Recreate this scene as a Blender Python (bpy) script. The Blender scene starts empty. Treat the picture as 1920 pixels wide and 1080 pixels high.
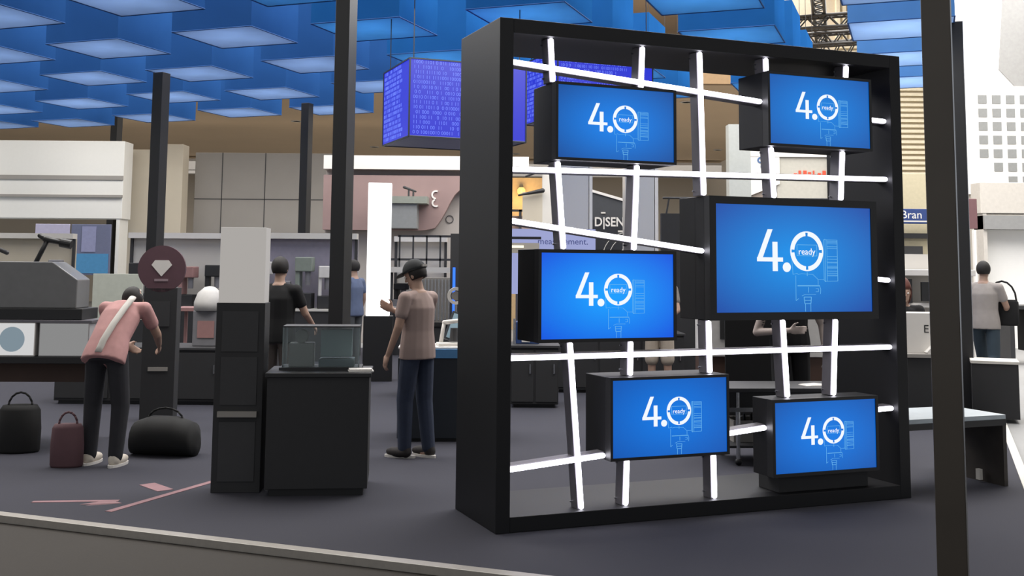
import bpy, bmesh, math, random
from mathutils import Vector, Matrix
random.seed(7)
scene = bpy.context.scene
col = scene.collection
V = Vector
PI = math.pi

# ------------------------------------------------------------------ camera
cam_d = bpy.data.cameras.new('camera'); cam = bpy.data.objects.new('camera', cam_d); col.objects.link(cam)
cam_d.sensor_width = 36.0; cam_d.lens = 36.0 * 2056.9 / 1920.0
cam_d.shift_x = 2.5 / 1920.0; cam_d.shift_y = -(540.0 - 296.0) / 1920.0
cam_d.clip_end = 300
PITCH, ROLL = 0.1, 0.0085
c_, s_ = math.cos(PITCH), math.sin(PITCH)
r0, u0, f0 = V((1, 0, 0)), V((0, -s_, c_)), V((0, c_, s_))
rr = r0 * math.cos(ROLL) + u0 * math.sin(ROLL); uu = u0 * math.cos(ROLL) - r0 * math.sin(ROLL)
cam.matrix_world = Matrix(((rr.x, uu.x, -f0.x, 0), (rr.y, uu.y, -f0.y, 0), (rr.z, uu.z, -f0.z, 1.62), (0, 0, 0, 1)))
scene.camera = cam

# ------------------------------------------------------------------ world, lights, exposure
w = bpy.data.worlds.new('world'); scene.world = w; w.use_nodes = True
w.node_tree.nodes['Background'].inputs[0].default_value = (0.93, 0.96, 1.0, 1)
w.node_tree.nodes['Background'].inputs[1].default_value = 0.52
scene.view_settings.view_transform = 'Standard'; scene.view_settings.look = 'None'
scene.view_settings.exposure = 0.0; scene.view_settings.gamma = 1.0
scene.view_settings.use_curve_mapping = False
def hall_light(name, loc, sx, sy, power, colr=(1, .97, .93)):
    d = bpy.data.lights.new(name, 'AREA'); d.shape = 'RECTANGLE'; d.size = sx; d.size_y = sy
    d.energy = power; d.color = colr
    o = bpy.data.objects.new(name, d); col.objects.link(o); o.location = loc
    return o
hall_light('hall_lamp', (-6, 15, 9.2), 12, 12, 2300)
hall_light('hall_lamp', (5, 15, 9.2), 10, 12, 2200)
hall_light('hall_lamp', (0, 3, 9.2), 16, 6, 300)
hall_light('hall_lamp', (-4, 37, 5.8), 26, 20, 1500)
hall_light('hall_lamp', (-4, 22, 9.2), 26, 3, 1500)
hall_light('hall_lamp', (12, 24, 9.2), 7, 20, 2100)
hall_light('hall_lamp', (4, 34, 11.6), 14, 10, 1500)  # unseen light added high up to brighten the trusses and far wall
hall_light('booth_fill', (-.4, 11.2, 4.5), 4, 1.6, 110)  # this and the next two: unseen fill added below the lanterns to brighten the stand
hall_light('booth_fill', (-4.2, 11.0, 4.5), 4, 1.6, 70)
hall_light('booth_fill', (3.2, 11.4, 4.5), 3, 1.6, 70)

# ------------------------------------------------------------------ materials
def lin(h):
    h = h.lstrip('#'); v = [int(h[i:i + 2], 16) / 255 for i in (0, 2, 4)]
    return tuple(x / 12.92 if x <= .04045 else ((x + .055) / 1.055) ** 2.4 for x in v) + (1,)
MATS = {}
def mat(name, hexc, rough=.6, metal=0., var=.12, scale=14., bump=0., spec=.5, coat=0.):
    if name in MATS: return MATS[name]
    m = bpy.data.materials.new(name); m.use_nodes = True; MATS[name] = m
    nt = m.node_tree; b = nt.nodes['Principled BSDF']
    b.inputs['Roughness'].default_value = rough; b.inputs['Metallic'].default_value = metal
    b.inputs['Specular IOR Level'].default_value = spec; b.inputs['Coat Weight'].default_value = coat
    c = lin(hexc)
    tc = nt.nodes.new('ShaderNodeTexCoord'); n = nt.nodes.new('ShaderNodeTexNoise')
    n.inputs['Scale'].default_value = scale; n.inputs['Detail'].default_value = 4
    nt.links.new(tc.outputs['Object'], n.inputs['Vector'])
    mx = nt.nodes.new('ShaderNodeMix'); mx.data_type = 'RGBA'
    mx.inputs[6].default_value = tuple(x * (1 - var) for x in c[:3]) + (1,)
    mx.inputs[7].default_value = tuple(min(1, x * (1 + var)) for x in c[:3]) + (1,)
    nt.links.new(n.outputs['Fac'], mx.inputs[0]); nt.links.new(mx.outputs[2], b.inputs['Base Color'])
    if bump:
        bp = nt.nodes.new('ShaderNodeBump'); bp.inputs['Strength'].default_value = bump
        nt.links.new(n.outputs['Fac'], bp.inputs['Height']); nt.links.new(bp.outputs[0], b.inputs['Normal'])
    return m
def emit(name, hexc, strength=1.):
    if name in MATS: return MATS[name]
    m = bpy.data.materials.new(name); m.use_nodes = True; MATS[name] = m
    b = m.node_tree.nodes['Principled BSDF']
    b.inputs['Base Color'].default_value = (.02, .02, .02, 1); b.inputs['Roughness'].default_value = .4
    b.inputs['Emission Color'].default_value = lin(hexc); b.inputs['Emission Strength'].default_value = strength
    return m
def fabric(name, hexc, trans=.6):
    if name in MATS: return MATS[name]
    m = bpy.data.materials.new(name); m.use_nodes = True; MATS[name] = m
    nt = m.node_tree; nt.nodes.remove(nt.nodes['Principled BSDF']); out = nt.nodes['Material Output']
    d = nt.nodes.new('ShaderNodeBsdfDiffuse'); t = nt.nodes.new('ShaderNodeBsdfTranslucent')
    n = nt.nodes.new('ShaderNodeTexNoise'); n.inputs['Scale'].default_value = 1.6
    tc = nt.nodes.new('ShaderNodeTexCoord'); nt.links.new(tc.outputs['Object'], n.inputs['Vector'])
    c = lin(hexc); mx = nt.nodes.new('ShaderNodeMix'); mx.data_type = 'RGBA'
    mx.inputs[6].default_value = tuple(x * .8 for x in c[:3]) + (1,); mx.inputs[7].default_value = tuple(min(1, x * 1.15) for x in c[:3]) + (1,)
    nt.links.new(n.outputs['Fac'], mx.inputs[0])
    for s in (d, t): nt.links.new(mx.outputs[2], s.inputs['Color'])
    ms = nt.nodes.new('ShaderNodeMixShader'); ms.inputs[0].default_value = trans
    nt.links.new(d.outputs[0], ms.inputs[1]); nt.links.new(t.outputs[0], ms.inputs[2]); nt.links.new(ms.outputs[0], out.inputs[0])
    return m
def glass(name, hexc='#dfe8ea', rough=.05):
    if name in MATS: return MATS[name]
    m = bpy.data.materials.new(name); m.use_nodes = True; MATS[name] = m
    b = m.node_tree.nodes['Principled BSDF']; b.inputs['Base Color'].default_value = lin(hexc)
    b.inputs['Transmission Weight'].default_value = .92; b.inputs['Roughness'].default_value = rough; b.inputs['IOR'].default_value = 1.1
    return m
def screen_material(name, mid, edge, strength):
    """an LCD picture: brighter blue towards the middle of the picture (object coordinates of the screen)"""
    m = bpy.data.materials.new(name); m.use_nodes = True
    nt = m.node_tree; b = nt.nodes['Principled BSDF']
    b.inputs['Base Color'].default_value = (.01, .01, .012, 1); b.inputs['Roughness'].default_value = .25
    tc = nt.nodes.new('ShaderNodeTexCoord'); mp = nt.nodes.new('ShaderNodeMapping')
    mp.inputs['Location'].default_value = (-.5, 0, -.5); nt.links.new(tc.outputs['Generated'], mp.inputs['Vector'])
    ln = nt.nodes.new('ShaderNodeVectorMath'); ln.operation = 'LENGTH'; nt.links.new(mp.outputs[0], ln.inputs[0])
    cr = nt.nodes.new('ShaderNodeValToRGB'); cr.color_ramp.elements[0].color = lin(mid); cr.color_ramp.elements[1].color = lin(edge)
    cr.color_ramp.elements[0].position = .08; cr.color_ramp.elements[1].position = .68
    nt.links.new(ln.outputs['Value'], cr.inputs[0]); nt.links.new(cr.outputs[0], b.inputs['Emission Color'])
    b.inputs['Emission Strength'].default_value = strength
    return m

M_frame = mat('frame_black_laminate', '#151518', .5, var=.06, scale=3, spec=.35)
M_black = mat('satin_black', '#1b1b1d', .45, var=.1)
M_black2 = mat('matt_black', '#29292b', .7, var=.1)
M_dark = mat('dark_grey_panel', '#333335', .6, var=.1)
M_alu = mat('grey_aluminium', '#77747a', .38, .6, var=.08)
M_chrome = mat('steel', '#b4b6ba', .25, .9, var=.05)
M_white = mat('white_laminate', '#d6d2cd', .5, var=.04)
M_offw = mat('off_white_panel', '#c8c4bd', .6, var=.05, scale=2)
M_cream = mat('cream_panel', '#b7ae9d', .7, var=.06, scale=2)
M_grey = mat('grey_panel', '#8f8b86', .7, var=.06, scale=2)
M_tan = mat('tan_ceiling', '#cfb696', .8, var=.12, scale=.3)
M_carpet = mat('charcoal_carpet', '#30303a', .95, var=.25, scale=160, bump=.15)
M_aisle = mat('brown_grey_carpet', '#383430', .95, var=.2, scale=120, bump=.15)
M_aisle2 = mat('pale_grey_floor', '#8c8c8c', .7, var=.06, scale=6)
M_trim = mat('brushed_trim', '#a8a39c', .4, .3, var=.12, scale=30)
M_post = mat('bronze_post', '#4a443d', .38, .25, var=.15, scale=3)
M_led = emit('led_white', '#f4f2ff', 7.0)
M_lines = emit('screen_white', '#f2f8ff', 1.0)
M_lines2 = emit('screen_thin_lines', '#6fc4ff', .8)
M_mauve = mat('mauve_print', '#8d7673', .7, var=.2, scale=1.5)
M_maroon = mat('maroon_sign', '#553a42', .6)
M_navy = mat('navy_panel', '#20262e', .5)
M_blue = mat('blue_edge', '#4f86b8', .5)
M_pink = mat('pink_fabric', '#b98c8a', .85, var=.15)
M_wood = mat('brown_wood', '#4a352b', .6, var=.25, scale=5)
M_skin = mat('skin', '#a98a79', .6, var=.08)
M_hair = mat('dark_hair', '#1d1918', .7, var=.3, scale=60)

# ------------------------------------------------------------------ mesh helpers
class MB:
    def __init__(s): s.v = []; s.f = []
    def add(s, vs, fs):
        o = len(s.v); s.v += [tuple(p) for p in vs]; s.f += [tuple(i + o for i in q) for q in fs]; return s
    def box(s, x0, x1, y0, y1, z0, z1, M=None):
        vs = [V((x, y, z)) for z in (z0, z1) for y in (y0, y1) for x in (x0, x1)]
        if M is not None: vs = [M @ p for p in vs]
        return s.add(vs, [(0, 2, 3, 1), (4, 5, 7, 6), (0, 1, 5, 4), (2, 6, 7, 3), (0, 4, 6, 2), (1, 3, 7, 5)])
    def bar(s, a, b, w_, d_, up=(0, 0, 1)):
        a, b = V(a), V(b); t = (b - a).normalized(); up = V(up)
        if abs(t.dot(up)) > .98: up = V((0, 1, 0))
        x = t.cross(up).normalized(); y = x.cross(t)
        vs = [p + x * (i * w_ / 2) + y * (j * d_ / 2) for p in (a, b) for i, j in ((-1, -1), (1, -1), (1, 1), (-1, 1))]
        return s.add(vs, [(3, 2, 1, 0), (4, 5, 6, 7), (0, 1, 5, 4), (1, 2, 6, 5), (2, 3, 7, 6), (3, 0, 4, 7)])
    def tube(s, a, b, ra, rb=None, n=12):
        rb = ra if rb is None else rb; a, b = V(a), V(b); t = (b - a).normalized()
        up = V((0, 0, 1)) if abs(t.z) < .95 else V((1, 0, 0)); x = t.cross(up).normalized(); y = t.cross(x)
        vs = [p + (x * math.cos(2 * PI * k / n) + y * math.sin(2 * PI * k / n)) * r for p, r in ((a, ra), (b, rb)) for k in range(n)]
        fs = [(k, (k + 1) % n, n + (k + 1) % n, n + k) for k in range(n)] + [tuple(range(n))[::-1], tuple(range(n, 2 * n))]
        return s.add(vs, fs)
    def ball(s, c, r, nu=14, nv=9, M=None):
        c = V(c); r = (r, r, r) if not hasattr(r, '__len__') else r; M = M or Matrix.Identity(3)
        vs = [c + M @ V((0, 0, r[2]))]
        for j in range(1, nv):
            th = PI * j / nv
            for i in range(nu):
                ph = 2 * PI * i / nu
                vs.append(c + M @ V((r[0] * math.sin(th) * math.cos(ph), r[1] * math.sin(th) * math.sin(ph), r[2] * math.cos(th))))
        vs.append(c + M @ V((0, 0, -r[2]))); L = len(vs) - 1; fs = []
        for i in range(nu):
            fs.append((0, 1 + i, 1 + (i + 1) % nu)); fs.append((L, L - nu + (i + 1) % nu, L - nu + i))
            for j in range(nv - 2):
                a = 1 + j * nu + i; b = 1 + j * nu + (i + 1) % nu; fs.append((a, a + nu, b + nu, b))
        return s.add(vs, fs)
    def cap(s, a, b, ra, rb, n=12):
        s.tube(a, b, ra, rb, n); s.ball(a, ra, n, 8); s.ball(b, rb, n, 8); return s
    def prism(s, poly, y0, y1):          # polygon in x,z extruded along y
        n = len(poly); vs = [V((x, y, z)) for y in (y0, y1) for x, z in poly]
        fs = [tuple(range(n)), tuple(range(n, 2 * n))[::-1]] + [(k, n + k, n + (k + 1) % n, (k + 1) % n) for k in range(n)]
        return s.add(vs, fs)
    def ring(s, cx, cz, ro, ri, y0, y1, n=40, a0=0, a1=2 * PI):
        full = abs(a1 - a0 - 2 * PI) < 1e-6; m = n if full else n + 1; vs = []
        for k in range(m):
            t = a0 + (a1 - a0) * k / n; c, q = math.cos(t), math.sin(t)
            vs += [V((cx + ro * c, y0, cz + ro * q)), V((cx + ri * c, y0, cz + ri * q)), V((cx + ri * c, y1, cz + ri * q)), V((cx + ro * c, y1, cz + ro * q))]
        fs = []
        for k in range(n):
            a = 4 * k; b = 4 * ((k + 1) % m)
            for i in range(4): fs.append((a + i, b + i, b + (i + 1) % 4, a + (i + 1) % 4))
        if not full: fs += [(0, 1, 2, 3), (4 * n + 3, 4 * n + 2, 4 * n + 1, 4 * n)]
        return s.add(vs, fs)
    def lathe(s, prof, n=20, c=(0, 0, 0)):
        vs = [V((c[0] + r * math.cos(2 * PI * k / n), c[1] + r * math.sin(2 * PI * k / n), c[2] + z)) for r, z in prof for k in range(n)]
        fs = [(j * n + k, j * n + (k + 1) % n, (j + 1) * n + (k + 1) % n, (j + 1) * n + k) for j in range(len(prof) - 1) for k in range(n)]
        fs += [tuple(range(n))[::-1], tuple((len(prof) - 1) * n + k for k in range(n))]
        return s.add(vs, fs)
    def loft(s, rings, n=16):            # rings: (centre, lateral, front, rx, ry)
        vs = [c + lat * (rx * math.cos(2 * PI * k / n)) + fr * (ry * math.sin(2 * PI * k / n)) for c, lat, fr, rx, ry in rings for k in range(n)]
        fs = [(j * n + k, j * n + (k + 1) % n, (j + 1) * n + (k + 1) % n, (j + 1) * n + k) for j in range(len(rings) - 1) for k in range(n)]
        fs += [tuple(range(n))[::-1], tuple((len(rings) - 1) * n + k for k in range(n))]
        return s.add(vs, fs)
    def mesh(s, name):
        me = bpy.data.meshes.new(name); me.from_pydata(s.v, [], s.f); me.validate()
        bm = bmesh.new(); bm.from_mesh(me); bmesh.ops.recalc_face_normals(bm, faces=bm.faces); bm.to_mesh(me); bm.free()
        return me
    def build(s, name, m, parent=None, bevel=0, smooth=False, loc=None):
        me = s.mesh(name); me.materials.append(m); o = bpy.data.objects.new(name, me); col.objects.link(o)
        if parent: o.parent = parent
        if loc is not None: o.location = loc
        if smooth: me.polygons.foreach_set('use_smooth', [True] * len(me.polygons))
        if bevel:
            b = o.modifiers.new('bevel', 'BEVEL'); b.width = bevel; b.segments = 2; b.limit_method = 'ANGLE'
        return o
def link_mesh(name, me, m, parent=None, loc=None):
    if m and not me.materials: me.materials.append(m)
    o = bpy.data.objects.new(name, me); col.objects.link(o)
    if parent: o.parent = parent
    if loc is not None: o.location = loc
    return o
def thing(name, label, cat, loc=(0, 0, 0), rz=0., group=None):
    o = bpy.data.objects.new(name, None); col.objects.link(o); o.empty_display_size = .1
    o.location = loc; o.rotation_euler = (0, 0, rz); o['label'] = label; o['category'] = cat
    if group: o['group'] = group
    return o
def tag(o, label, cat, group=None):
    o['label'] = label; o['category'] = cat
    if group: o['group'] = group
    return o
def struct(o): o['kind'] = 'structure'; return o
def evaluated(o, keep=False):
    dg = bpy.context.evaluated_depsgraph_get(); me = bpy.data.meshes.new_from_object(o.evaluated_get(dg))
    if not keep: bpy.data.objects.remove(o)
    return me
def text_mesh(body, size, extrude=.001, align='LEFT', sx=1., offset=0., line=1.):
    """lettering standing up in the x,z plane, read from -y"""
    cu = bpy.data.curves.new('lettering', 'FONT'); cu.body = body; cu.size = size; cu.extrude = extrude
    cu.align_x = align; cu.resolution_u = 3; cu.offset = offset; cu.space_line = line
    o = bpy.data.objects.new('lettering', cu); col.objects.link(o)
    me = evaluated(o); bpy.data.curves.remove(cu)
    me.transform(Matrix.Rotation(PI / 2, 4, 'X') @ Matrix.Diagonal((sx, 1, 1, 1)))
    return me
def text(body, size, m, parent, loc, name='lettering', **k):
    me = text_mesh(body, size, **k); me.materials.clear(); me.materials.append(m)
    o = bpy.data.objects.new(name, me); col.objects.link(o); o.parent = parent; o.location = loc
    return o

# ------------------------------------------------------------------ setting: floors, platform, ceiling, far walls
K = V((2.55, 5.08, 0)); PA = math.radians(-21.5)          # platform corner and direction
MP = Matrix.Translation(K) @ Matrix.Rotation(PA, 4, 'Z')
def P(p, q, z=0): return MP @ V((p, q, z))
def struct_box(name, b, m, M=None, bevel=0):
    return struct(MB().box(*b, M).build(name, m, bevel=bevel))
struct_box('floor_platform', (-18, 0, 0, 14, -.045, 0), M_carpet, MP)
struct_box('floor_front_aisle', (-40, 40, -14, 0, -.12, -.046), M_aisle, MP)
struct_box('floor_right_aisle', (0, 40, 0, 60, -.12, -.046), M_aisle2, MP)
struct_box('floor_hall', (-45, 0, 14, 60, -.12, -.046), M_aisle2, MP)
struct_box('trim_1', (-18, .06, -.085, 0, -.045, .004), M_trim, MP, .003)
struct_box('trim_2', (0, .07, 0, 14, -.045, .004), M_offw, MP, .003)
struct_box('ceiling', (-40, 40, -10, 70, 12.0, 12.2), mat('hall_roof', '#b5aca2', .8, var=.06, scale=.4))
# low tan ceiling over the far part of the hall with its downlights
tc_ = struct_box('ceiling_low', (-30, 8.6, 25, 50, 6.0, 6.25), M_tan)
struct_box('ceiling_low_edge', (-30, 8.6, 24.8, 25, 5.85, 6.3), mat('tan_edge', '#8d7354', .8))
struct_box('wall_back', (-32, 30, 50, 50.3, -.046, 12), mat('back_wall', '#b9b0a2', .8, var=.08, scale=.3))
struct_box('wall_right', (16, 16.3, 20, 50, -.046, 12), mat('right_wall', '#c9c8c4', .8, var=.05, scale=.3))
for i, (x, y) in enumerate([(-9, 30), (-6.5, 33), (-3.2, 31), (-1.3, 37), (-2.6, 44), (.2, 42), (.9, 36), (3.2, 41), (4.3, 35), (5.3, 41), (2.3, 46), (4.6, 28.5), (6.8, 33), (7.6, 40), (1.6, 33), (-5, 40)]):
    t = thing('downlight', 'small round downlight set in the tan hall ceiling', 'ceiling light', (x, y, 6.0), 0, 'downlights in the tan ceiling')
    MB().lathe([(.17, -.02), (.17, .0), (.11, .0), (.11, -.02)], 18).build('rim', M_offw, t)
    MB().lathe([(.105, -.012), (.105, -.002)], 18).build('lamp_disc', emit('downlight_glow', '#fff0d2', 6), t)
for i, (x0, x1, y, z0, z1) in enumerate([(-30, -.9, 33, 4.5, 4.75), (-30, 8.5, 44, 5.3, 5.9)]):
    struct_box('trim_%d' % (i + 3), (x0, x1, y, y + .4, z0, z1), M_white)
# slatted cream wall high on the right
sw = struct_box('wall_ribbed', (9.6, 15.9, 38, 38.2, 4.7, 12), mat('cream_wall', '#d3c8b4', .8))
mb = MB()
for k in range(26): mb.box(11.4, 15.9, 37.82, 38.0, 4.75 + k * .185, 4.75 + k * .185 + .1)
for k in range(20): mb.box(11.4 + k * .22, 11.52 + k * .22, 37.8, 38.0, 9.7, 12)
o = mb.build('wall_slats', mat('cream_slat', '#f0e7cf', .7), sw); o['kind'] = 'stuff'

# ------------------------------------------------------------------ the display frame
FO = V((-.0735, 6.892, 0)); FA = .3805
MF = Matrix.Translation(FO) @ Matrix.Rotation(FA, 4, 'Z')
def F(u, v, z=0): return MF @ V((u, v, z))
W, H, D, T = 3.202, 3.218, .755, .095
fr = thing('display_rack', 'tall square black box frame holding six blue monitors and white light bars', 'frame', FO, FA)
MB().box(0, T, 0, D, 0, H).build('side_panel', M_frame, fr, .004)
MB().box(W - T, W, 0, D, 0, H).build('side_panel', M_frame, fr, .004)
MB().box(T, W - T, 0, D, H - T, H).build('top_panel', M_frame, fr, .004)
MB().box(T, W - T, 0, D, 0, T).build('bottom_panel', M_frame, fr, .004)

# ------------------------------------------------------------------ monitors
def graphic(mb_num, mb_thin, w_, h_):
    """the 4.0 picture; picture coordinates 1162 x 750, origin top left"""
    X = lambda x: (x - 258) / 1162 * w_ - w_ / 2
    Z = lambda y: (865 - y) / 750 * h_ - h_ / 2
    y0, y1 = -.0022, -.0006
    pr = lambda mb, pts: mb.prism([(X(x), Z(y)) for x, y in pts], y0, y1)
    pr(mb_num, [(632, 285), (668, 285), (594, 482), (556, 482)]); pr(mb_num, [(552, 482), (742, 482), (742, 511), (552, 511)])
    pr(mb_num, [(666, 372), (703, 372), (703, 482), (666, 482)]); pr(mb_num, [(666, 511), (703, 511), (703, 578), (666, 578)])
    R = .107 * w_
    mb_num.ring(X(770), Z(550), R * .24, 0.0001, y0, y1, 20)
    for k in range(4):
        a = PI / 2 * k; g = .085
        mb_num.ring(X(922), Z(435), R, R * .76, y0, y1, 14, a + g, a + PI / 2 - g)
        mb_num.ring(X(922), Z(435), R, R * .93, y0, y1, 3, a - g, a + g)
    def ln(pts, t=2.6, mb=mb_thin):
        for (xa, ya), (xb, yb) in zip(pts, pts[1:]):
            dx, dy = xb - xa, yb - ya; L = math.hypot(dx, dy); nx, ny = -dy / L * t / 2, dx / L * t / 2
            pr(mb, [(xa + nx, ya + ny), (xb + nx, yb + ny), (xb - nx, yb - ny), (xa - nx, ya - ny)])
    ln([(848, 390), (998, 390), (998, 468), (848, 468), (848, 390)], 3.4)
    ln([(1050, 352), (1062, 346), (1062, 652), (1050, 640), (1050, 352)], 3); ln([(1062, 350), (1155, 352), (1155, 646), (1062, 648)], 3)
    for y in (360, 370, 380, 400, 412, 470, 490, 510, 516, 540, 548, 556, 575, 590, 604, 610): ln([(1075, y), (1152, y)], 3)
    ln([(1075, 352), (1075, 646)], 2)
    ln([(808, 500), (815, 600), (850, 592)]); ln([(965, 600), (1003, 635), (1050, 635)]); ln([(835, 608), (835, 785), (855, 770)])
    ln([(1003, 635), (1003, 672)]); ln([(922, 585), (922, 612)], 4); ln([(850, 600), (880, 595), (965, 600)])
    ln([(848, 680), (1015, 680)], 7); ln([(1015, 680), (1022, 706), (1020, 738)]); ln([(930, 690), (930, 728)], 3)
    ln([(880, 752), (905, 740), (985, 740)]); ln([(895, 760), (950, 760), (946, 806), (900, 806), (895, 760)], 4); ln([(897, 783), (950, 783)], 4)
    ln([(905, 806), (905, 862)]); ln([(945, 806), (945, 862)]); ln([(985, 700), (1005, 700), (1005, 722), (985, 722)])
    return X(922), Z(442), R
MON = [  # u0,u1,z0,z1, bezel, depth, mid, edge, label
    (.402, 1.258, 2.335, 2.810, .018, .35, '#0080ea', '#0b4f9e', 'boxed monitor at the upper left of the black frame, blue 4.0 picture'),
    (2.033, 2.900, 2.507, 3.000, .018, .35, '#0080e0', '#0a58ac', 'boxed monitor in the upper right corner of the black frame'),
    (.290, 1.247, 1.173, 1.719, .022, .33, '#0a9cff', '#0a58e0', 'brightest boxed monitor at middle left of the black frame'),
    (1.580, 2.884, 1.331, 2.070, .052, .38, '#0a8de6', '#1a4fa8', 'largest monitor with a wide black bezel at middle right'),
    (.795, 1.651, .411, .902, .018, .35, '#0077e2', '#0a57b4', 'boxed monitor at lower left standing above the frame floor'),
    (2.035, 2.888, .237, .715, .022, .22, '#0078e2', '#0a57b0', 'lowest boxed monitor in the lower right corner on a black plinth')]
MON_OBJ = []
for i, (a, b, z0, z1, bz, dp, mid, edge, lab) in enumerate(MON):
    w_, h_ = b - a, z1 - z0; cu, cz = (a + b) / 2, (z0 + z1) / 2
    t = thing('monitor', lab, 'monitor', F(cu, 0, z0 - bz), FA, 'monitors in the black frame')
    zc = h_ / 2 + bz; X0, X1 = -w_ / 2 - bz, w_ / 2 + bz; Z1 = h_ + 2 * bz
    MB().box(X0, X1, .05, dp, 0, Z1).build('casing', M_frame, t, .004)
    m2 = MB().box(X0, X1, -.018, .05, 0, bz).box(X0, X1, -.018, .05, bz + h_, Z1).box(X0, X0 + bz, -.018, .05, bz, bz + h_).box(X1 - bz, X1, -.018, .05, bz, bz + h_)
    m2.build('bezel', M_black, t)
    sc = MB().box(-w_ / 2, w_ / 2, -.010, .04, -h_ / 2, h_ / 2).build('screen', screen_material('screen_picture_%d' % i, mid, edge, 1.0), t, loc=(0, 0, zc))
    mn, mt = MB(), MB(); gx, gz, R = graphic(mn, mt, w_, h_)
    o = mn.build('numeral', M_lines, sc, loc=(0, -.010, 0)); o = mt.build('line_drawing', M_lines2, sc, loc=(0, -.010, 0))
    me = text_mesh('ready', R * .46, .0006, 'CENTER'); me.materials.clear(); me.materials.append(M_lines)
    o = bpy.data.objects.new('lettering', me); col.objects.link(o); o.parent = sc; o.location = (gx, -.0115, gz - R * .12)
    if i == 3:
        MB().box(X0, X1, .165, .17, 0.0, Z1).build('seam', M_black, t)
    MON_OBJ.append(t)
pl = MB().box(-.36, .40, 0, .24, 0, .117).build('monitor_plinth', M_black2, None, .004); pl.location = F(2.47, .06, .0955); pl.rotation_euler = (0, 0, FA)
tag(pl, 'low black plinth under the lowest right monitor', 'plinth')

# ------------------------------------------------------------------ light bars (u,z at the light front)
BARS = [
    ('v', .376, 3.123, .393, 2.830, 'short upright light bar from frame top to upper left monitor, left one'),
    ('v', .430, 2.315, .474, 1.742, 'upright light bar between upper left and middle left monitors, left one'),
    ('v', .522, 1.150, .604, .095, 'long upright light bar left of the lower left monitor, reaching the frame floor'),
    ('v', 1.057, 3.123, 1.044, 2.830, 'short upright light bar from frame top to upper left monitor, right one'),
    ('v', 1.013, 2.315, .987, 1.742, 'upright light bar between upper left and middle left monitors, right one'),
    ('v', .962, 1.150, .957, .922, 'short upright light bar from middle left monitor down to lower left monitor'),
    ('v', .932, .392, .920, .095, 'short upright light bar under the lower left monitor, left one'),
    ('v', 1.505, 3.123, 1.529, 2.124, 'long upright light bar from frame top down to the largest monitor'),
    ('v', 1.557, 1.278, 1.564, .922, 'upright light bar from largest monitor down to lower left monitor'),
    ('v', 1.585, .392, 1.590, .095, 'short upright light bar under the lower left monitor, right one'),
    ('v', 2.050, 3.123, 2.052, 3.020, 'very short upright light bar above the upper right monitor, left one'),
    ('v', 2.083, 2.488, 2.104, 2.124, 'upright light bar between upper right and largest monitors, left one'),
    ('v', 2.159, 1.278, 2.188, .739, 'upright light bar between largest and lowest right monitors, left one'),
    ('v', 2.753, 3.123, 2.746, 3.020, 'very short upright light bar above the upper right monitor, right one'),
    ('v', 2.703, 2.488, 2.679, 2.124, 'upright light bar between upper right and largest monitors, right one'),
    ('v', 2.610, 1.278, 2.578, .739, 'upright light bar between largest and lowest right monitors, right one'),
    ('h', .096, 2.945, 2.014, 2.806, 'topmost long slanted light bar ending at the upper right monitor'),
    ('h', 2.920, 2.734, 3.106, 2.728, 'stub of light bar between upper right monitor and frame side'),
    ('h', .096, 2.249, 3.106, 2.296, 'second long light bar crossing the whole frame above the middle monitors'),
    ('h', .096, 1.921, 1.527, 1.745, 'slanted light bar above the middle left monitor, ending at the largest monitor'),
    ('h', 2.938, 1.565, 3.106, 1.553, 'stub of light bar between largest monitor and frame side'),
    ('h', .096, 1.055, 3.106, 1.070, 'long light bar crossing the whole frame below the middle monitors'),
    ('h', .096, .370, .776, .424, 'lowest slanted light bar from frame side to lower left monitor'),
    ('h', 1.671, .514, 2.012, .543, 'light bar between lower left and lowest right monitors'),
    ('h', 2.912, .625, 3.106, .632, 'stub of light bar between lowest right monitor and frame side')]
for kind, ua, za, ub, zb, lab in BARS:
    base = (min(ua, ub) if kind == 'h' else ub, 0, min(za, zb))
    t = thing('light_bar', 'white ' + lab, 'light bar', F(base[0], 0, base[2]), FA, 'white light bars in the black frame')
    A = V((ua - base[0], 0, za - base[2])); B = V((ub - base[0], 0, zb - base[2])); d = (B - A).normalized()
    off = .0 if kind == 'v' else .004
    MB().bar(A + V((0, .112 + off, 0)), B + V((0, .112 + off, 0)), .042, .098, (0, 1, 0)).build('housing', M_alu, t, .003)
    sh = d * .006
    MB().cap(A + sh * 3 + V((0, .05 + off, 0)), B - sh * 3 + V((0, .05 + off, 0)), .0165, .0165, 14).build('light_tube', M_led, t, smooth=True)
    for Q, s in ((A, 1), (B, -1)):
        if kind == 'v': MB().tube(Q + d * s * .035 + V((-.034, .145, 0)), Q + d * s * .035 + V((0, .145, 0)), .006, .006, 8).build('screw', M_chrome, t)

# ------------------------------------------------------------------ bench beside the frame
t = thing('bench', 'low black open bench with a pale top at the right of the frame', 'bench', F(3.22, .10), FA)
MB().box(0, 1.0, 0, .56, .50, .535).build('bench_top', mat('pale_blue_grey_top', '#a3adb4', .4), t, .003)
MB().box(0, 1.0, -.004, .03, .455, .50).build('front_rail', M_black, t)
MB().box(.965, 1.0, 0, .56, 0, .50).build('side_panel', mat('dark_wood_panel', '#2f2a26', .6, var=.5, scale=9), t)
MB().box(0, .035, 0, .56, 0, .50).build('side_panel', M_black2, t)
MB().box(.90, .93, .18, .22, .02, .10).build('socket', M_offw, t)

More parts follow.
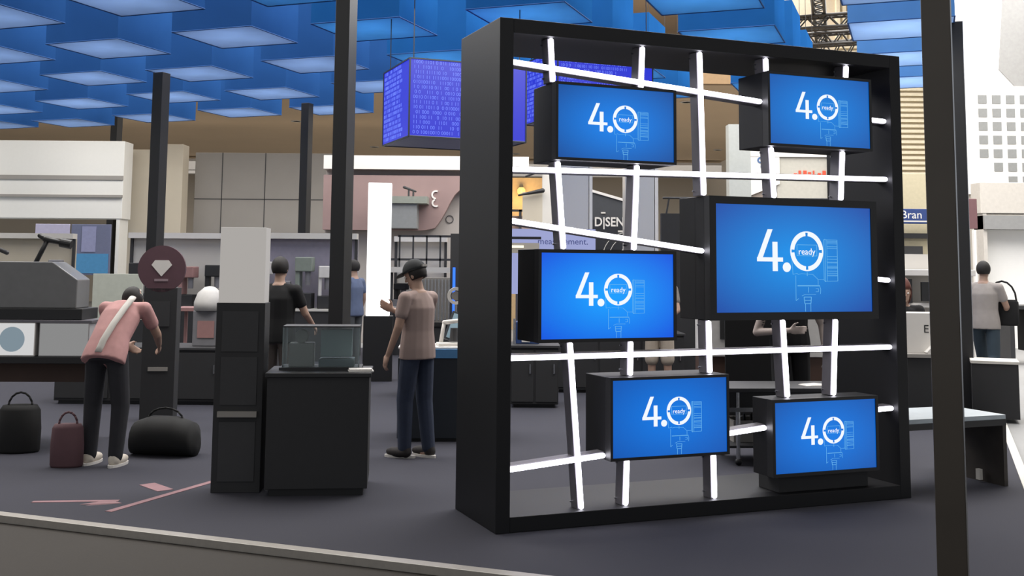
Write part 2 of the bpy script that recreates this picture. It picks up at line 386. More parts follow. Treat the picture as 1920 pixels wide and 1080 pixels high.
# ------------------------------------------------------------------ posts
def post(x, y, wd, h_, label, m=M_post, edge=True):
    t = thing('post', label, 'post', (x, y, 0), PA, 'dark posts of the stand')
    MB().box(-wd / 2, wd / 2, -wd / 2, wd / 2, 0.006, h_).build('shaft', m, t, .004)
    MB().box(-wd / 2 - .04, wd / 2 + .04, -wd / 2 - .04, wd / 2 + .04, 0, .006).build('foot_plate', M_black, t)
    if edge: MB().box(wd / 2 - .002, wd / 2 + .004, -wd / 2 - .004, -wd / 2 + .008, .006, h_).build('edge_profile', M_chrome, t)
    return t
post(2.105, 5.35, .136, 4.6, 'thick bronze post nearest the camera, right of the black frame')
post(3.66, 9.25, .136, 4.6, 'black post half hidden behind the near bronze post', M_black)
post(5.34, 12.95, .136, 4.6, 'farthest black post in the row behind the near bronze post', M_black)
post(-1.565, 10.2, .15, 4.6, 'tall black post behind the black counter with the glass case', M_black, False)
post(-5.0, 15.5, .17, 4.35, 'black post rising behind the round maroon sign', M_black, False)
post(-3.75, 20.0, .16, 4.6, 'far thin black post between two booth walls', M_black, False)
post(-9.85, 27.2, .2, 5.9, 'far black post beside the white booth fascia at left', M_black, False)

# ------------------------------------------------------------------ blue lantern boxes in the ceiling
LA = math.radians(-20.5); le1 = V((math.cos(LA), math.sin(LA), 0)); le2 = V((-math.sin(LA), math.cos(LA), 0)); L0 = V((-1.34, 12.8, 0))
M_side = fabric('blue_fabric_side', '#2f5b98', .28); M_bot = fabric('pale_blue_fabric', '#b3c8e4', .66); M_botc = fabric('azure_fabric', '#7fb9e2', .66); M_botr = fabric('very_pale_blue_fabric', '#c4d9f0', .7); M_sidec = fabric('azure_fabric_side', '#2a6bad', .3); M_sider = fabric('light_blue_fabric_side', '#5f93cc', .3)
M_hem = mat('blue_hem', '#1b4f8c', .8)
lw, ld, lh = 1.2, 1.1, .8
me_l = MB().box(-lw, -lw + .012, 0, ld, 0, lh).mesh('fabric_side'); me_r = MB().box(-.012, 0, 0, ld, 0, lh).mesh('fabric_side')
me_n = MB().box(-lw + .012, -.012, 0, .012, 0, lh).mesh('fabric_side'); me_f = MB().box(-lw + .012, -.012, ld - .012, ld, 0, lh).mesh('fabric_side')
me_b = MB().box(-lw + .012, -.012, .012, ld - .012, 0.0, .01).mesh('fabric_bottom')
CPOS = [(-lw + .008, .008), (-.008, .008), (-.008, ld - .008), (-lw + .008, ld - .008)]
me_c = MB().tube((0, 0, lh), (0, 0, lh + 2.4), .004, .004, 5).mesh('suspension_cable')
mb = MB()
for (xa, ya), (xb, yb) in (((-lw, 0), (0, 0)), ((0, 0), (0, ld)), ((0, ld), (-lw, ld)), ((-lw, ld), (-lw, 0))): mb.tube((xa, ya, 0), (xb, yb, 0), .008, .008, 6)
me_h = mb.mesh('hem_rod')
for me, m in ((me_l, M_side), (me_r, M_side), (me_n, M_side), (me_f, M_side), (me_b, M_bot), (me_c, M_black), (me_h, M_hem)): me.materials.append(m)
ORD = ['leftmost'] + [q + ' from left' for q in ('second', 'third', 'fourth', 'fifth', 'sixth', 'seventh', 'eighth', 'ninth', 'tenth')]
ROWS = {-1: (-2, 1, 'first row nearest the camera'), 0: (-3, 3, 'second row from the camera'), 1: (-4, 3, 'third row from the camera'), 2: (-5, 3, 'fourth row from the camera'), 3: (-6, 3, 'last row farthest from the camera')}
for r, (ca, cb, nm) in ROWS.items():
    for c in range(ca, cb + 1):
        p = L0 + le1 * (2.06 * c) + le2 * (2.05 * r)
        t = thing('ceiling_lantern', 'blue fabric lantern box, %s in the %s' % (ORD[c - ca], nm), 'lantern', (p.x, p.y, 4.6 + ((c * 7 + r * 5) % 5 - 2) * .012), LA, 'blue lantern boxes under the roof, ' + nm)
        for me in (me_l, me_r, me_n, me_f, me_b, me_h):
            o = link_mesh(me.name.split('.')[0], me, None, t)
            if me is not me_h and c >= 0:
                o.material_slots[0].link = 'OBJECT'
                o.material_slots[0].material = (M_botc if c < 3 else M_botr) if me is me_b else (M_sidec if c < 3 else M_sider)
        for x, y in CPOS: link_mesh('suspension_cable', me_c, None, t, (x, y, 0))

# ------------------------------------------------------------------ backlit cubes with binary digits
M_cube = emit('backlit_blue_print', '#1422d2', .95); M_digit = emit('backlit_digits', '#6f86ff', .95); M_cubeb = mat('cube_bottom', '#8b8fb0', .6)
def digits_cube(loc, wu, wv, hz, label):
    t = thing('digits_cube', label, 'lightbox', loc, FA, 'backlit cubes printed with binary digits')
    MB().box(0, wu, 0, wv, .012, hz).build('print_cover', M_cube, t)
    MB().box(0, wu, 0, wv, 0, .012).build('underside', M_cubeb, t)
    fm = MB()
    for x, y in ((0, 0), (wu, 0), (0, wv), (wu, wv)): fm.bar((x, y, 0), (x, y, hz + .005), .016, .016)
    for z in (0, hz): fm.bar((0, 0, z), (wu, 0, z), .016, .016).bar((0, 0, z), (0, wv, z), .016, .016).bar((wu, 0, z), (wu, wv, z), .016, .016).bar((0, wv, z), (wu, wv, z), .016, .016)
    fm.build('edge_frame', M_navy, t)
    rows = 15; sz = hz / rows * .98
    for L, rot, org in ((wu, 0, V((.04, -.002, 0))), (wv, -PI / 2, V((-.002, wv - .04, 0)))):
        body = '\n'.join(''.join(random.choice('0110 1 10') if random.random() < .85 else ' ' for _ in range(int(L / (sz * .62)))) for _ in range(rows))
        me = text_mesh(body, sz, .0008, line=.985); me.materials.clear(); me.materials.append(M_digit)
        o = bpy.data.objects.new('digits', me); col.objects.link(o); o.parent = t; o.rotation_euler = (0, 0, rot); o.location = org + V((0, 0, hz - sz * .95))
    for x, y in ((.06, .06), (wu - .06, .06), (.06, wv - .06), (wu - .06, wv - .06)): MB().tube((x, y, hz), (x, y, hz + 2.4), .006, .006, 6).build('suspension_cable', M_black, t)
digits_cube((-1.12, 11.95, 3.05), 1.39, 1.08, .87, 'backlit blue cube of binary digits left of the black frame')
digits_cube((.60, 14.0, 3.58), 1.39, 1.08, .87, 'backlit blue cube of binary digits seen through the top of the frame')

# ------------------------------------------------------------------ roof trusses
def truss(a, b, s, label, n):
    a, b = V(a), V(b); t = thing('roof_truss', label, 'truss', a); d = b - a; L = d.length; dn = d.normalized(); side = dn.cross(V((0, 0, 1))).normalized() * s
    up = V((0, 0, s)); ch = [V((0, 0, 0)), side, up, side + up]
    for c in ch: MB().tube(c, c + d, .045, .045, 8).build('chord', M_black, t)
    br = MB()
    for k in range(n):
        p, q = d * (k / n), d * ((k + 1) / n)
        for i, j in ((0, 2), (1, 3), (0, 1), (2, 3)):
            br.tube(ch[i] + p, ch[j] + (p + q) / 2, .022, .022, 6); br.tube(ch[j] + (p + q) / 2, ch[i] + q, .022, .022, 6)
    br.build('bracing', M_black, t)
e1 = V((math.cos(PA), math.sin(PA), 0)); e2 = V((-math.sin(PA), math.cos(PA), 0))
for lab, ctr, L, s, n in (('nearest black roof truss between the blue lanterns at upper right', V((8.9, 30.2, 8.35)), 4.2, .34, 7), ('middle black roof truss between the blue lanterns at upper right', V((9.4, 32.3, 8.3)), 4.2, .34, 9), ('lowest black roof truss just above the top right frame corner', V((9.9, 34.0, 8.3)), 4.0, .4, 9)):
    truss(ctr - e1 * L / 2, ctr + e1 * L / 2, s, lab, n)
truss(V((6.6, 24.0, 8.75)), V((9.6, 34.0, 8.75)), .3, 'long black roof truss running away from the camera at upper right', 14)

# ------------------------------------------------------------------ floor marking
t = thing('floor_marking', 'thin pink line with arrow tips on the platform carpet', 'floor marking', (-2.63, 7.40, .0015))
M_pl = mat('pink_floor_line', '#8c6a6e', .8, var=.3, scale=6)  # flat pink colour shared by the strips and the tip
MB().bar((0, .02, 0), (.41, 1.07, 0), .055, .003).build('line', M_pl, t)
MB().add([(-.27, .22, .001), (.0, .28, .001), (-.12, .38, .001)], [(0, 1, 2)]).add([(-.22, .2, -.001), (.0, .28, -.001), (-.12, .38, -.001)], [(2, 1, 0)]).build('arrow_tip', M_pl, t)
MB().bar((-.62, .30, 0), (-.05, .36, 0), .05, .003).build('line', M_pl, t)
MB().bar((-.05, .95, 0), (.16, .72, 0), .12, .003).build('line', M_pl, t)

# ------------------------------------------------------------------ stands and furniture at the left
t = thing('totem', 'slim black totem with a blank off-white upper panel, left of the counter', 'totem', (-1.955, 8.06, 0), .05)
MB().box(-.175, .175, 0, .22, 0, 1.35).build('body', M_black2, t, .004)
MB().box(-.165, .165, .01, .21, 1.35, 1.90).build('upper_panel', emit('totem_lightbox', '#cfcac5', .62), t, .003)
for z0, z1 in ((1.0, 1.29), (.62, .96), (.08, .5)): MB().box(-.13, .13, -.006, .004, z0, z1).build('inset_panel', M_dark, t)
MB().box(-.14, .14, -.03, .0, .535, .575).build('shelf', M_grey, t)
t = thing('display_counter', 'black cube counter carrying a small glass case', 'counter', (-1.36, 7.96, 0), .10)
MB().box(-.36, .36, 0, .55, .05, .83).build('body', M_black2, t, .004)
MB().box(-.375, .375, -.015, .565, .83, .862).build('counter_top', M_black, t, .004)
MB().box(-.33, .33, .03, .52, 0, .05).build('plinth', M_black, t)
t = thing('glass_case', 'small glass display case with grey machine parts on the black counter', 'display case', (-1.38, 8.15, .862), .10)
MB().box(-.30, .30, 0, .30, 0, .02).build('base', M_black, t)
MB().box(-.28, .28, .01, .02, .02, .31).build('glass_pane', glass('case_glass'), t)
MB().box(-.28, -.27, .02, .29, .02, .31).build('glass_pane', glass('case_glass'), t)
MB().box(.27, .28, .02, .29, .02, .31).build('glass_pane', glass('case_glass'), t)
MB().box(-.28, .28, .01, .29, .31, .32).build('lid', M_dark, t)
MB().box(-.24, -.06, .08, .24, .02, .19).tube((-.15, .08, .24), (-.15, .2, .24), .05).build('machine_block', M_grey, t, .005)
MB().box(-.01, .22, .12, .24, .09, .29).build('screen_panel', mat('pale_teal', '#8d9c9d', .5), t, .004)
MB().box(-.02, .24, .06, .26, .02, .075).build('teal_base', mat('teal_grey', '#46565c', .5), t, .004)
o = MB().box(-.09, .09, -.06, .06, 0, .012).box(-.085, .08, -.055, .062, .012, .022).build('brochure_stack', M_white, None, .002); o.location = (-1.075, 8.08, .862); o.rotation_euler = (0, 0, .2)
tag(o, 'small stack of white brochures on the right end of the black counter', 'brochures')
t = thing('light_column', 'tall glowing white light column on a black base behind the capped man', 'light column', (-1.88, 15.8, 0), .1)
MB().box(-.20, .22, 0, .36, 0, .92).build('base', M_black, t, .004)
MB().box(-.17, .17, .03, .33, .92, 2.83).build('light_panel', emit('column_white', '#ffffff', 1.6), t, .01)
t = thing('round_sign_pedestal', 'black pedestal with a round maroon sign showing a white diamond', 'sign', (-3.66, 11.6, 0), .12)
MB().box(-.17, .17, 0, .25, 0, 1.38).build('pedestal', M_black2, t, .004)
mb = MB(); mb.ring(0, 1.58, .245, .0001, .0, .05, 40); mb.build('disc', M_maroon, t)
MB().prism([(0, 1.50), (-.105, 1.62), (-.07, 1.67), (.07, 1.67), (.105, 1.62)], -.006, 0).build('diamond', M_white, t)
MB().box(-.07, .07, -.006, .0, 1.45, 1.475).build('lettering_bar', mat('sign_grey', '#8d7a80'), t)
MB().box(-.1, .1, -.008, .0, .98, 1.24).build('inset_panel', M_dark, t)
MB().box(-.1, .1, -.008, .0, .52, .56).build('label_strip', M_grey, t)
# left work table
t = thing('work_table', 'black table with pale box panels at the far left', 'table', (-4.4, 9.85, 0), .05)
MB().box(-.8, .75, 0, .7, .74, .80).build('table_top', M_black, t, .004)
for x in (-.76, .69):
    for y in (.03, .63): MB().box(x, x + .05, y, y + .05, 0, .74).build('leg', M_black, t)
MB().box(-.75, .7, .3, .36, .55, .74).build('apron', M_wood, t)
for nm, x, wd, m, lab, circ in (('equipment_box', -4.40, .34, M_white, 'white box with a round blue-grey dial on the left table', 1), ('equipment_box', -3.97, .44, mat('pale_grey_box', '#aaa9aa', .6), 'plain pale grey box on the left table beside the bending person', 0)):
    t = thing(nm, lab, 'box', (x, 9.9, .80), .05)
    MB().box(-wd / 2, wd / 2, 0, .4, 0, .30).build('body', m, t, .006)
    MB().box(-wd / 2 + .01, wd / 2 - .01, -.006, 0, .01, .29).build('front_panel', emit('glow_white_front', '#e8e8e8', .75) if circ else emit('glow_grey_front', '#a8a8a8', .6), t)  # added glow in the front colour makes each box read brighter than its lighting
    if circ: mb = MB(); mb.ring(-.03, .15, .11, .0001, -.012, 0, 30); mb.build('dial', emit('glow_dial_blue_grey', '#8fa2ae', .7), t)  # dial glow added too, so its tone holds beside the glowing front
    MB().box(-wd / 2 - .02, wd / 2 + .02, -.01, .41, .30, .32).build('lid', M_alu, t)
t = thing('measuring_machine', 'black measuring machine with a grey hood and camera arm at far left', 'machine', (-4.40, 9.95, 1.12), .05)
MB().box(-.5, .55, 0, .45, 0, .10).build('base_plate', M_black, t, .006)
MB().prism([(-.45, .10), (.48, .10), (.48, .36), (.25, .52), (-.45, .52)], .05, .40).build('hood', mat('smoked_hood', '#6d6d6d', .3, coat=.3), t, .01)
MB().cap((.04, .2, .50), (.14, .2, .72), .022, .022).cap((.14, .2, .72), (.07, .2, .76), .022, .022).cap((.12, .2, .73), (.30, .2, .69), .028, .02).build('camera_arm', M_black, t, smooth=True)
MB().tube((.26, .2, .70), (.36, .2, .68), .042, .042, 16).build('camera_head', M_black, t)
MB().cap((-.45, .2, .70), (-.22, .2, .60), .02, .02).build('side_arm', M_dark, t, smooth=True)
def bag(name, loc, sx, sy, sz, m, label, handle=True, duffel=False):
    t = thing(name, label, 'bag', loc, random.uniform(-.2, .2))
    mb = MB()
    if duffel:
        mb.loft([(V((x * sx / 2, 0, sz / 2 * q)), V((0, 1, 0)), V((0, 0, 1)), sy / 2 * q, sz / 2 * q) for x, q in ((-1, .55), (-.9, .85), (-.4, 1), (.4, 1), (.9, .85), (1, .55))], 16)
    else:
        mb.loft([(V((0, 0, sz * h_)), V((1, 0, 0)), V((0, 1, 0)), sx / 2 * k, sy / 2 * k) for h_, k in ((0, .93), (.05, 1), (.5, 1.02), (.9, .95), (1, .8))], 14)
    o = mb.build('body', m, t, smooth=True)
    if handle:
        hm = MB(); pts = [V((sx * .28 * math.cos(a), 0, sz * (.95 if not duffel else .88) + sz * .32 * math.sin(a))) for a in [PI * k / 8 for k in range(9)]]
        for p, q in zip(pts, pts[1:]): hm.cap(p, q, .009, .009, 8)
        hm.build('handle', m, t, smooth=True)
    return t
bag('tote_bag', (-3.55, 9.02, 0), .26, .14, .34, mat('dull_red_bag', '#5c4146', .8), 'dull red tote bag on the floor beside the bending person')
bag('duffel_bag', (-2.95, 9.62, 0), .58, .34, .33, mat('black_bag', '#141414', .8), 'black duffel bag on the floor right of the bending person', True, True)
bag('black_backpack', (-4.24, 9.7, 0), .36, .24, .40, mat('black_bag', '#141414', .8), 'black backpack on the floor under the left table')

# ------------------------------------------------------------------ people
def remesh(mb, voxel, smooth=4):
    me = mb.mesh('tmp'); o = bpy.data.objects.new('tmp', me); col.objects.link(o)
    r = o.modifiers.new('r', 'REMESH'); r.mode = 'VOXEL'; r.voxel_size = voxel; r.use_smooth_shade = True
    s = o.modifiers.new('s', 'SMOOTH'); s.factor = .5; s.iterations = smooth
    return evaluated(o)
def hand(mb, wr, d, side, n, curl=.35, k=1.):
    d = d.normalized(); side = (side - d * side.dot(d)).normalized(); n = d.cross(side) * (1 if d.cross(side).dot(n) > 0 else -1)
    M = Matrix((side, d, n)).transposed()
    mb.ball(wr + d * .05 * k, (.04 * k, .055 * k, .017 * k), 12, 8, M)
    for i, L in enumerate((.070, .078, .072, .056)):
        b = wr + d * .088 * k + side * (.030 - .020 * i) * k; c = curl * (1 + .12 * i)
        d1 = d * math.cos(c) + n * math.sin(c); d2 = d * math.cos(2 * c) + n * math.sin(2 * c)
        m = b + d1 * L * .52 * k; mb.cap(b - d * .015, m, .0095 * k, .0085 * k, 8); mb.cap(m, m + d2 * L * .5 * k, .0085 * k, .007 * k, 8)
    b = wr + d * .025 * k + side * .028 * k; m = b + (d * .65 + side * .7 + n * .2).normalized() * .042 * k
    mb.cap(b, m, .013 * k, .011 * k, 8); mb.cap(m, m + (d * .9 + side * .25 + n * .25).normalized() * .032 * k, .0105 * k, .008 * k, 8)
DEF = dict(pel=(0, 0, .95), wst=(0, 0, 1.10), chs=(0, 0, 1.30), nck=(0, -.01, 1.46), hd=(0, .025, 1.60), look=0., nod=0.,
           shL=(-.178, 0, 1.385), elL=(-.235, -.02, 1.13), wrL=(-.245, .07, .89), shR=(.178, 0, 1.385), elR=(.235, -.02, 1.13), wrR=(.245, .07, .89),
           hpL=(-.09, 0, .93), knL=(-.10, .02, .50), anL=(-.105, -.01, .085), hpR=(.09, 0, .93), knR=(.10, .02, .50), anR=(.105, -.01, .085))
def person(loc, heading, label, pose, shirt, trousers, shoes=M_black, hair=M_hair, cap=None, voxel=.011, hgt=1.70, sleeve=.55, shorts=False, curl=.35, group=None, hairlong=False, toe=(0, 0), skin=None):
    J = {k: (V(v) if hasattr(v, '__len__') else v) for k, v in {**DEF, **pose}.items()}
    t = thing('person', label, 'person', loc, heading, group); t.scale = (hgt / 1.72,) * 3
    spine = [J['pel'], J['wst'], J['chs'], J['nck']]
    def rings(pts, rad):
        R = []
        for i, p in enumerate(pts):
            tn = ((pts[min(i + 1, len(pts) - 1)] - pts[max(i - 1, 0)])).normalized()
            lat = (J['shR'] - J['shL']) if i >= 2 else (J['hpR'] - J['hpL']); lat = (lat - tn * lat.dot(tn)).normalized(); R.append((p, lat, lat.cross(tn) * -1, rad[i][0], rad[i][1]))
        return R
    up_n = (J['nck'] - J['chs']).normalized(); low = J['pel'] - (J['wst'] - J['pel']).normalized() * .07
    sh = (J['shL'] + J['shR']) / 2
    pts = [low, J['pel'], J['wst'], J['chs'], sh + up_n * .0, J['nck']]
    b = MB(); b.loft(rings(pts, [(.13, .09), (.155, .105), (.13, .092), (.16, .108), (.15, .085), (.058, .058)]))
    b.cap(J['shL'], J['shR'], .058, .058); b.cap(J['nck'] - up_n * .05, J['hd'] - V((0, .01, .03)), .056, .05)
    HM = Matrix.Rotation(J['look'], 3, 'Z') @ Matrix.Rotation(-J['nod'], 3, 'X')
    h = lambda x, y, z: J['hd'] + HM @ V((x, y, z))
    b.ball(h(0, -.008, .025), (.074, .092, .088), 18, 12, HM); b.ball(h(0, .022, -.04), (.056, .064, .072), 14, 10, HM)
    b.cap(h(0, .088, .012), h(0, .104, -.022), .009, .013, 8); b.ball(h(0, .078, -.058), (.024, .012, .010), 10, 6, HM); b.ball(h(0, .072, -.09), (.02, .016, .014), 10, 6, HM)
    b.cap(h(-.035, .078, .03), h(.035, .078, .03), .012, .012, 8)
    for s in (-1, 1): b.ball(h(s * .076, -.008, -.008), (.010, .020, .032), 10, 8, HM)
    for s in 'LR':
        b.cap(J['sh' + s], J['el' + s], .050, .039); b.cap(J['el' + s], J['wr' + s], .039, .025)
        d = (J['wr' + s] - J['el' + s]); hv = J.get('hd' + s + 'v'); d = V(hv) if hv else d
        sd = V(J.get('th' + s, (0.35 if s == 'L' else -0.35, .9, .2))); pn = V(J.get('pn' + s, (1 if s == 'L' else -1, 0, 0)))
        hand(b, J['wr' + s], d, sd, pn, curl)
        b.cap(J['hp' + s], J['kn' + s], .085, .058); b.cap(J['kn' + s], J['an' + s], .056, .038)
        b.ball(J['an' + s] + V((0, .06, -.045)), (.042, .11, .036))
    body = link_mesh('body', remesh(b, voxel), None, t); body.data.materials.clear(); body.data.materials.append(skin or M_skin)
    for s in (-1, 1):
        e = MB().ball(h(s * .031, .083, .006), .0105, 10, 7); e.build('eye', M_white, t, smooth=True)
    # shirt
    g = MB(); hem = J['pel'] - (J['wst'] - J['pel']).normalized() * .095
    g.loft(rings([hem, J['pel'], J['wst'], J['chs'], sh, J['nck'] - up_n * .012], [(.192, .136), (.188, .134), (.166, .122), (.176, .126), (.155, .098), (.066, .064)]))
    g.cap(J['shL'], J['shR'], .060, .060); [g.cap(J['nck'] - up_n * .045, J['sh' + q_] + (sh - J['sh' + q_]) * .08, .052, .058) for q_ in 'LR']
    for s in 'LR':
        a, c = J['sh' + s], J['el' + s]; g.cap(a, a + (c - a) * sleeve, .063, .060)
        if sleeve >= 1: g.cap(c, J['wr' + s] + (c - J['wr' + s]) * .1, .055, .04)
    o = link_mesh('shirt', remesh(g, voxel, 5), None, t); o.data.materials.clear(); o.data.materials.append(shirt)
    g = MB(); g.loft(rings([low - V((0, 0, .03)), J['pel'], J['pel'] + (J['wst'] - J['pel']) * .55], [(.13, .10), (.166, .120), (.155, .112)]))
    for s in 'LR':
        q = J['kn' + s]
        g.cap(J['hp' + s] - V((0, 0, .02)), q, .092, .076 if not shorts else .09)
        if not shorts: g.cap(q, J['an' + s] + V((0, 0, .0)), .075, .060)
    o = link_mesh('shorts' if shorts else 'trousers', remesh(g, voxel, 5), None, t); o.data.materials.clear(); o.data.materials.append(trousers)
    for i, s in enumerate('LR'):
        f_ = Matrix.Rotation(toe[i], 3, 'Z'); an = J['an' + s]; base = an.z - .085; q = V((an.x, an.y, base))
        sm = MB(); sm.ball(q + f_ @ V((0, .07, .045)), (.050, .125, .045)); sm.cap(q + V((0, -.02, .05)), q + V((0, -.01, .09)), .05, .048)
        me = remesh(sm, voxel, 3); so = link_mesh('shoe', me, None, t); me.materials.clear(); me.materials.append(shoes)
        MB().loft([(q + V((0, .05, z)), f_ @ V((1, 0, 0)), f_ @ V((0, 1, 0)), .050, .145) for z in (0, .022)], 18).build('sole', M_white, so)
    # hair: shell over the crown and back of the head
    def shell(rad, keep, off):
        s0 = MB().ball(V((0, 0, 0)), rad, 22, 14); s1 = MB(); use = [f for f in s0.f if keep(sum((V(s0.v[i]) for i in f), V()) / len(f))]
        s1.add([h(p[0] + off[0], p[1] + off[1], p[2] + off[2]) for p in s0.v], use); return s1
    if hair:
        o = shell((.087, .105, .108 if not hairlong else .17), (lambda p: p.z > .045 or (p.y < .015 and p.z > (-.06 if not hairlong else -.16))), (0, -.012, .022)).build('hair', hair, t, smooth=True)
        o.modifiers.new('s', 'SOLIDIFY').thickness = .014
    if cap:
        o = shell((.094, .114, .112), lambda p: p.z > .012, (0, -.008, .035)).build('cap', cap, t, smooth=True); o.modifiers.new('s', 'SOLIDIFY').thickness = .008
        br = MB(); br.loft([(h(0, .10, .045), HM @ V((1, 0, 0)), HM @ V((0, 1, -.15)), .075, .085), (h(0, .10, .053), HM @ V((1, 0, 0)), HM @ V((0, 1, -.15)), .072, .082)], 18).build('cap_brim', cap, o)
        MB().bar(h(-.045, -.117, .055), h(.045, -.117, .055), .012, .022, (0, 0, 1)).build('cap_strap', M_grey, o)
    return t
M_taupe = mat('taupe_shirt', '#98857f', .9, var=.1, scale=7, bump=.25); M_jeans = mat('navy_jeans', '#2f374a', .9, var=.2, scale=20)
M_blacks = mat('black_tshirt', '#121214', .9); M_djeans = mat('dark_jeans', '#26262b', .9, var=.2)
person((-.79, 9.60, 0), math.radians(54), 'man in taupe T-shirt and dark cap standing with his back turned', dict(
    hd=(0, .045, 1.585), nod=.35, look=.25, elL=(-.235, .02, 1.14), wrL=(-.25, .12, .90), elR=(.21, .10, 1.15), wrR=(.02, .32, 1.27), thR=(-.3, .2, .9), hdRv=(-.5, .3, .3),
    anL=(-.085, .06, .085), knL=(-.09, .06, .5), anR=(.085, -.07, .085), knR=(.09, -.01, .5)), M_taupe, M_jeans, mat('dark_sneaker', '#2a2626', .8), cap=mat('charcoal_cap', '#26282a', .85), voxel=.008, hgt=1.68, toe=(.35, -.1))
person((-2.33, 11.2, 0), math.radians(-12), 'man in black T-shirt seen from behind between totem and counter', dict(elR=(.25, .08, 1.15), wrR=(.26, .28, 1.02), hd=(-.01, .03, 1.6)), M_blacks, mat('grey_trousers', '#57504c', .9), hgt=1.71)
person((-3.29, 9.10, 0), math.radians(-9), 'person in pink shirt bending over, white sneakers, beside a red bag', dict(
    pel=(0, -.02, .93), wst=(0, .05, 1.05), chs=(.0, .19, 1.20), nck=(0, .32, 1.30), hd=(0, .42, 1.36), nod=-.9, shL=(-.18, .27, 1.28), shR=(.18, .27, 1.28),
    elL=(-.20, .42, 1.05), wrL=(-.14, .58, .95), elR=(.22, .44, 1.05), wrR=(.16, .60, .95), anL=(-.13, .02, .085), anR=(.13, -.03, .085), knL=(-.13, .04, .49), knR=(.13, .02, .49)),
    M_pink, M_djeans, mat('white_sneaker', '#c6bdb0', .7), hgt=1.68)
mb = MB(); NO = V((0, -.75, .66)) * .014; pts = [V((.10, .22, 1.37)), V((.085, .10, 1.275)), V((.06, -.02, 1.155)), V((.03, -.11, 1.03)), V((.01, -.155, .93))]
pts = [pts[k].lerp(pts[k + 1], q / 3) + NO for k in range(4) for q in range(3)] + [pts[4] + NO]
mb.loft([(p, V((1, 0, 0)), NO.normalized(), .030, .022) for p in pts], 12)
mb.build('strap', M_offw, bpy.data.objects['person.002'], smooth=True)
person((2.62, 10.35, 0), math.radians(180), 'person in black T-shirt with tattooed forearm behind the flight case', dict(
    elR=(.30, -.02, 1.03), wrR=(.06, .22, 1.06), thR=(-.3, .0, .95), pnR=(0, .1, -1), hdRv=(-1, .15, .05), elL=(-.30, .0, 1.10), wrL=(-.29, .10, .87), hd=(0, .03, 1.6)),
    M_blacks, M_blacks, skin=mat('grey_skin', '#a39690', .6), voxel=.008, hgt=1.74)
t = bpy.data.objects['person.003']
mb = MB(); A_, B_ = V((.215, 0, 1.24)), V((.29, -.02, 1.09))
for k in range(16):
    a = random.uniform(0, 2 * PI); q = random.random(); p = A_.lerp(B_, q); r_ = .047
    d = V((math.cos(a) * .6, math.sin(a), 0)).normalized(); mb.ball(p + d * r_, (.012, .012, .006), 8, 6)
mb.build('tattoo', M_black, t)
person((1.90, 14.0, 0), math.radians(165), 'person in beige shorts seen through the frame above the lower left monitor', dict(elL=(-.24, .1, 1.12), wrL=(-.10, .22, .98), elR=(.24, .1, 1.12), wrR=(.12, .22, .95)), mat('grey_shirt', '#77716c', .9), mat('beige_shorts', '#a89c8e', .9), shorts=True)
person((6.27, 14.6, 0), math.radians(-35), 'walker in pale shirt and jeans in the right aisle', dict(anL=(-.09, .25, .10), knL=(-.09, .22, .5), anR=(.10, -.28, .13), knR=(.10, -.02, .50), elL=(-.25, -.08, 1.14), wrL=(-.24, .05, .92), elR=(.25, .08, 1.14), wrR=(.2, .26, 1.0)),
       mat('pale_grey_shirt', '#9d9692', .9), mat('blue_grey_jeans', '#33404a', .9), hgt=1.76)
person((-2.42, 17.2, 0), math.radians(60), 'far person in blue shirt between post and light column', dict(), mat('dull_blue_shirt', '#5a6580', .9), mat('grey_trouser', '#4b4d50', .9), voxel=.014, hgt=1.72)
person((4.62, 12.95, 0), math.radians(170), 'red-haired person behind the white counter right of the frame', dict(pel=(0, 0, .72), wst=(0, 0, .87), chs=(0, 0, 1.07), nck=(0, -.01, 1.22), hd=(0, .03, 1.36), shL=(-.17, 0, 1.17), shR=(.17, 0, 1.17), elL=(-.22, .05, .92), elR=(.22, .05, .92), wrL=(-.15, .25, .88), wrR=(.15, .25, .88), hpL=(-.09, 0, .70), hpR=(.09, 0, .70), knL=(-.1, .40, .68), knR=(.1, .40, .68), anL=(-.1, .42, .25), anR=(.1, .42, .25)), M_blacks, M_blacks, hair=mat('red_hair', '#5a2f26', .7), hairlong=True, hgt=1.72)
t = thing('shoulder_bag', 'black shoulder bag carried by the walker in the right aisle', 'bag', (6.52, 14.62, .92), -.6)
MB().loft([(V((0, 0, .34 * h_)), V((1, 0, 0)), V((0, 1, 0)), .20 * k, .07 * k) for h_, k in ((0, .9), (.08, 1), (.9, .98), (1, .85))], 14).build('body', M_blacks, t, smooth=True)
mb = MB(); pts = [V((.17 * math.cos(PI * k / 8), 0, .33 + .25 * math.sin(PI * k / 8))) for k in range(9)]
for p, q in zip(pts, pts[1:]): mb.cap(p, q, .012, .012, 8)
mb.build('strap', M_blacks, t)
t = thing('stool', 'tall stool behind the white counter, seat for the red-haired person', 'stool', (4.62, 12.95, 0))
MB().lathe([(.17, .56), (.18, .58), (.18, .61), (.16, .62)], 20).build('seat', M_black, t); MB().tube((0, 0, .02), (0, 0, .56), .025).build('pole', M_chrome, t); MB().lathe([(.2, 0), (.2, .012), (.03, .03)], 20).build('base', M_chrome, t)

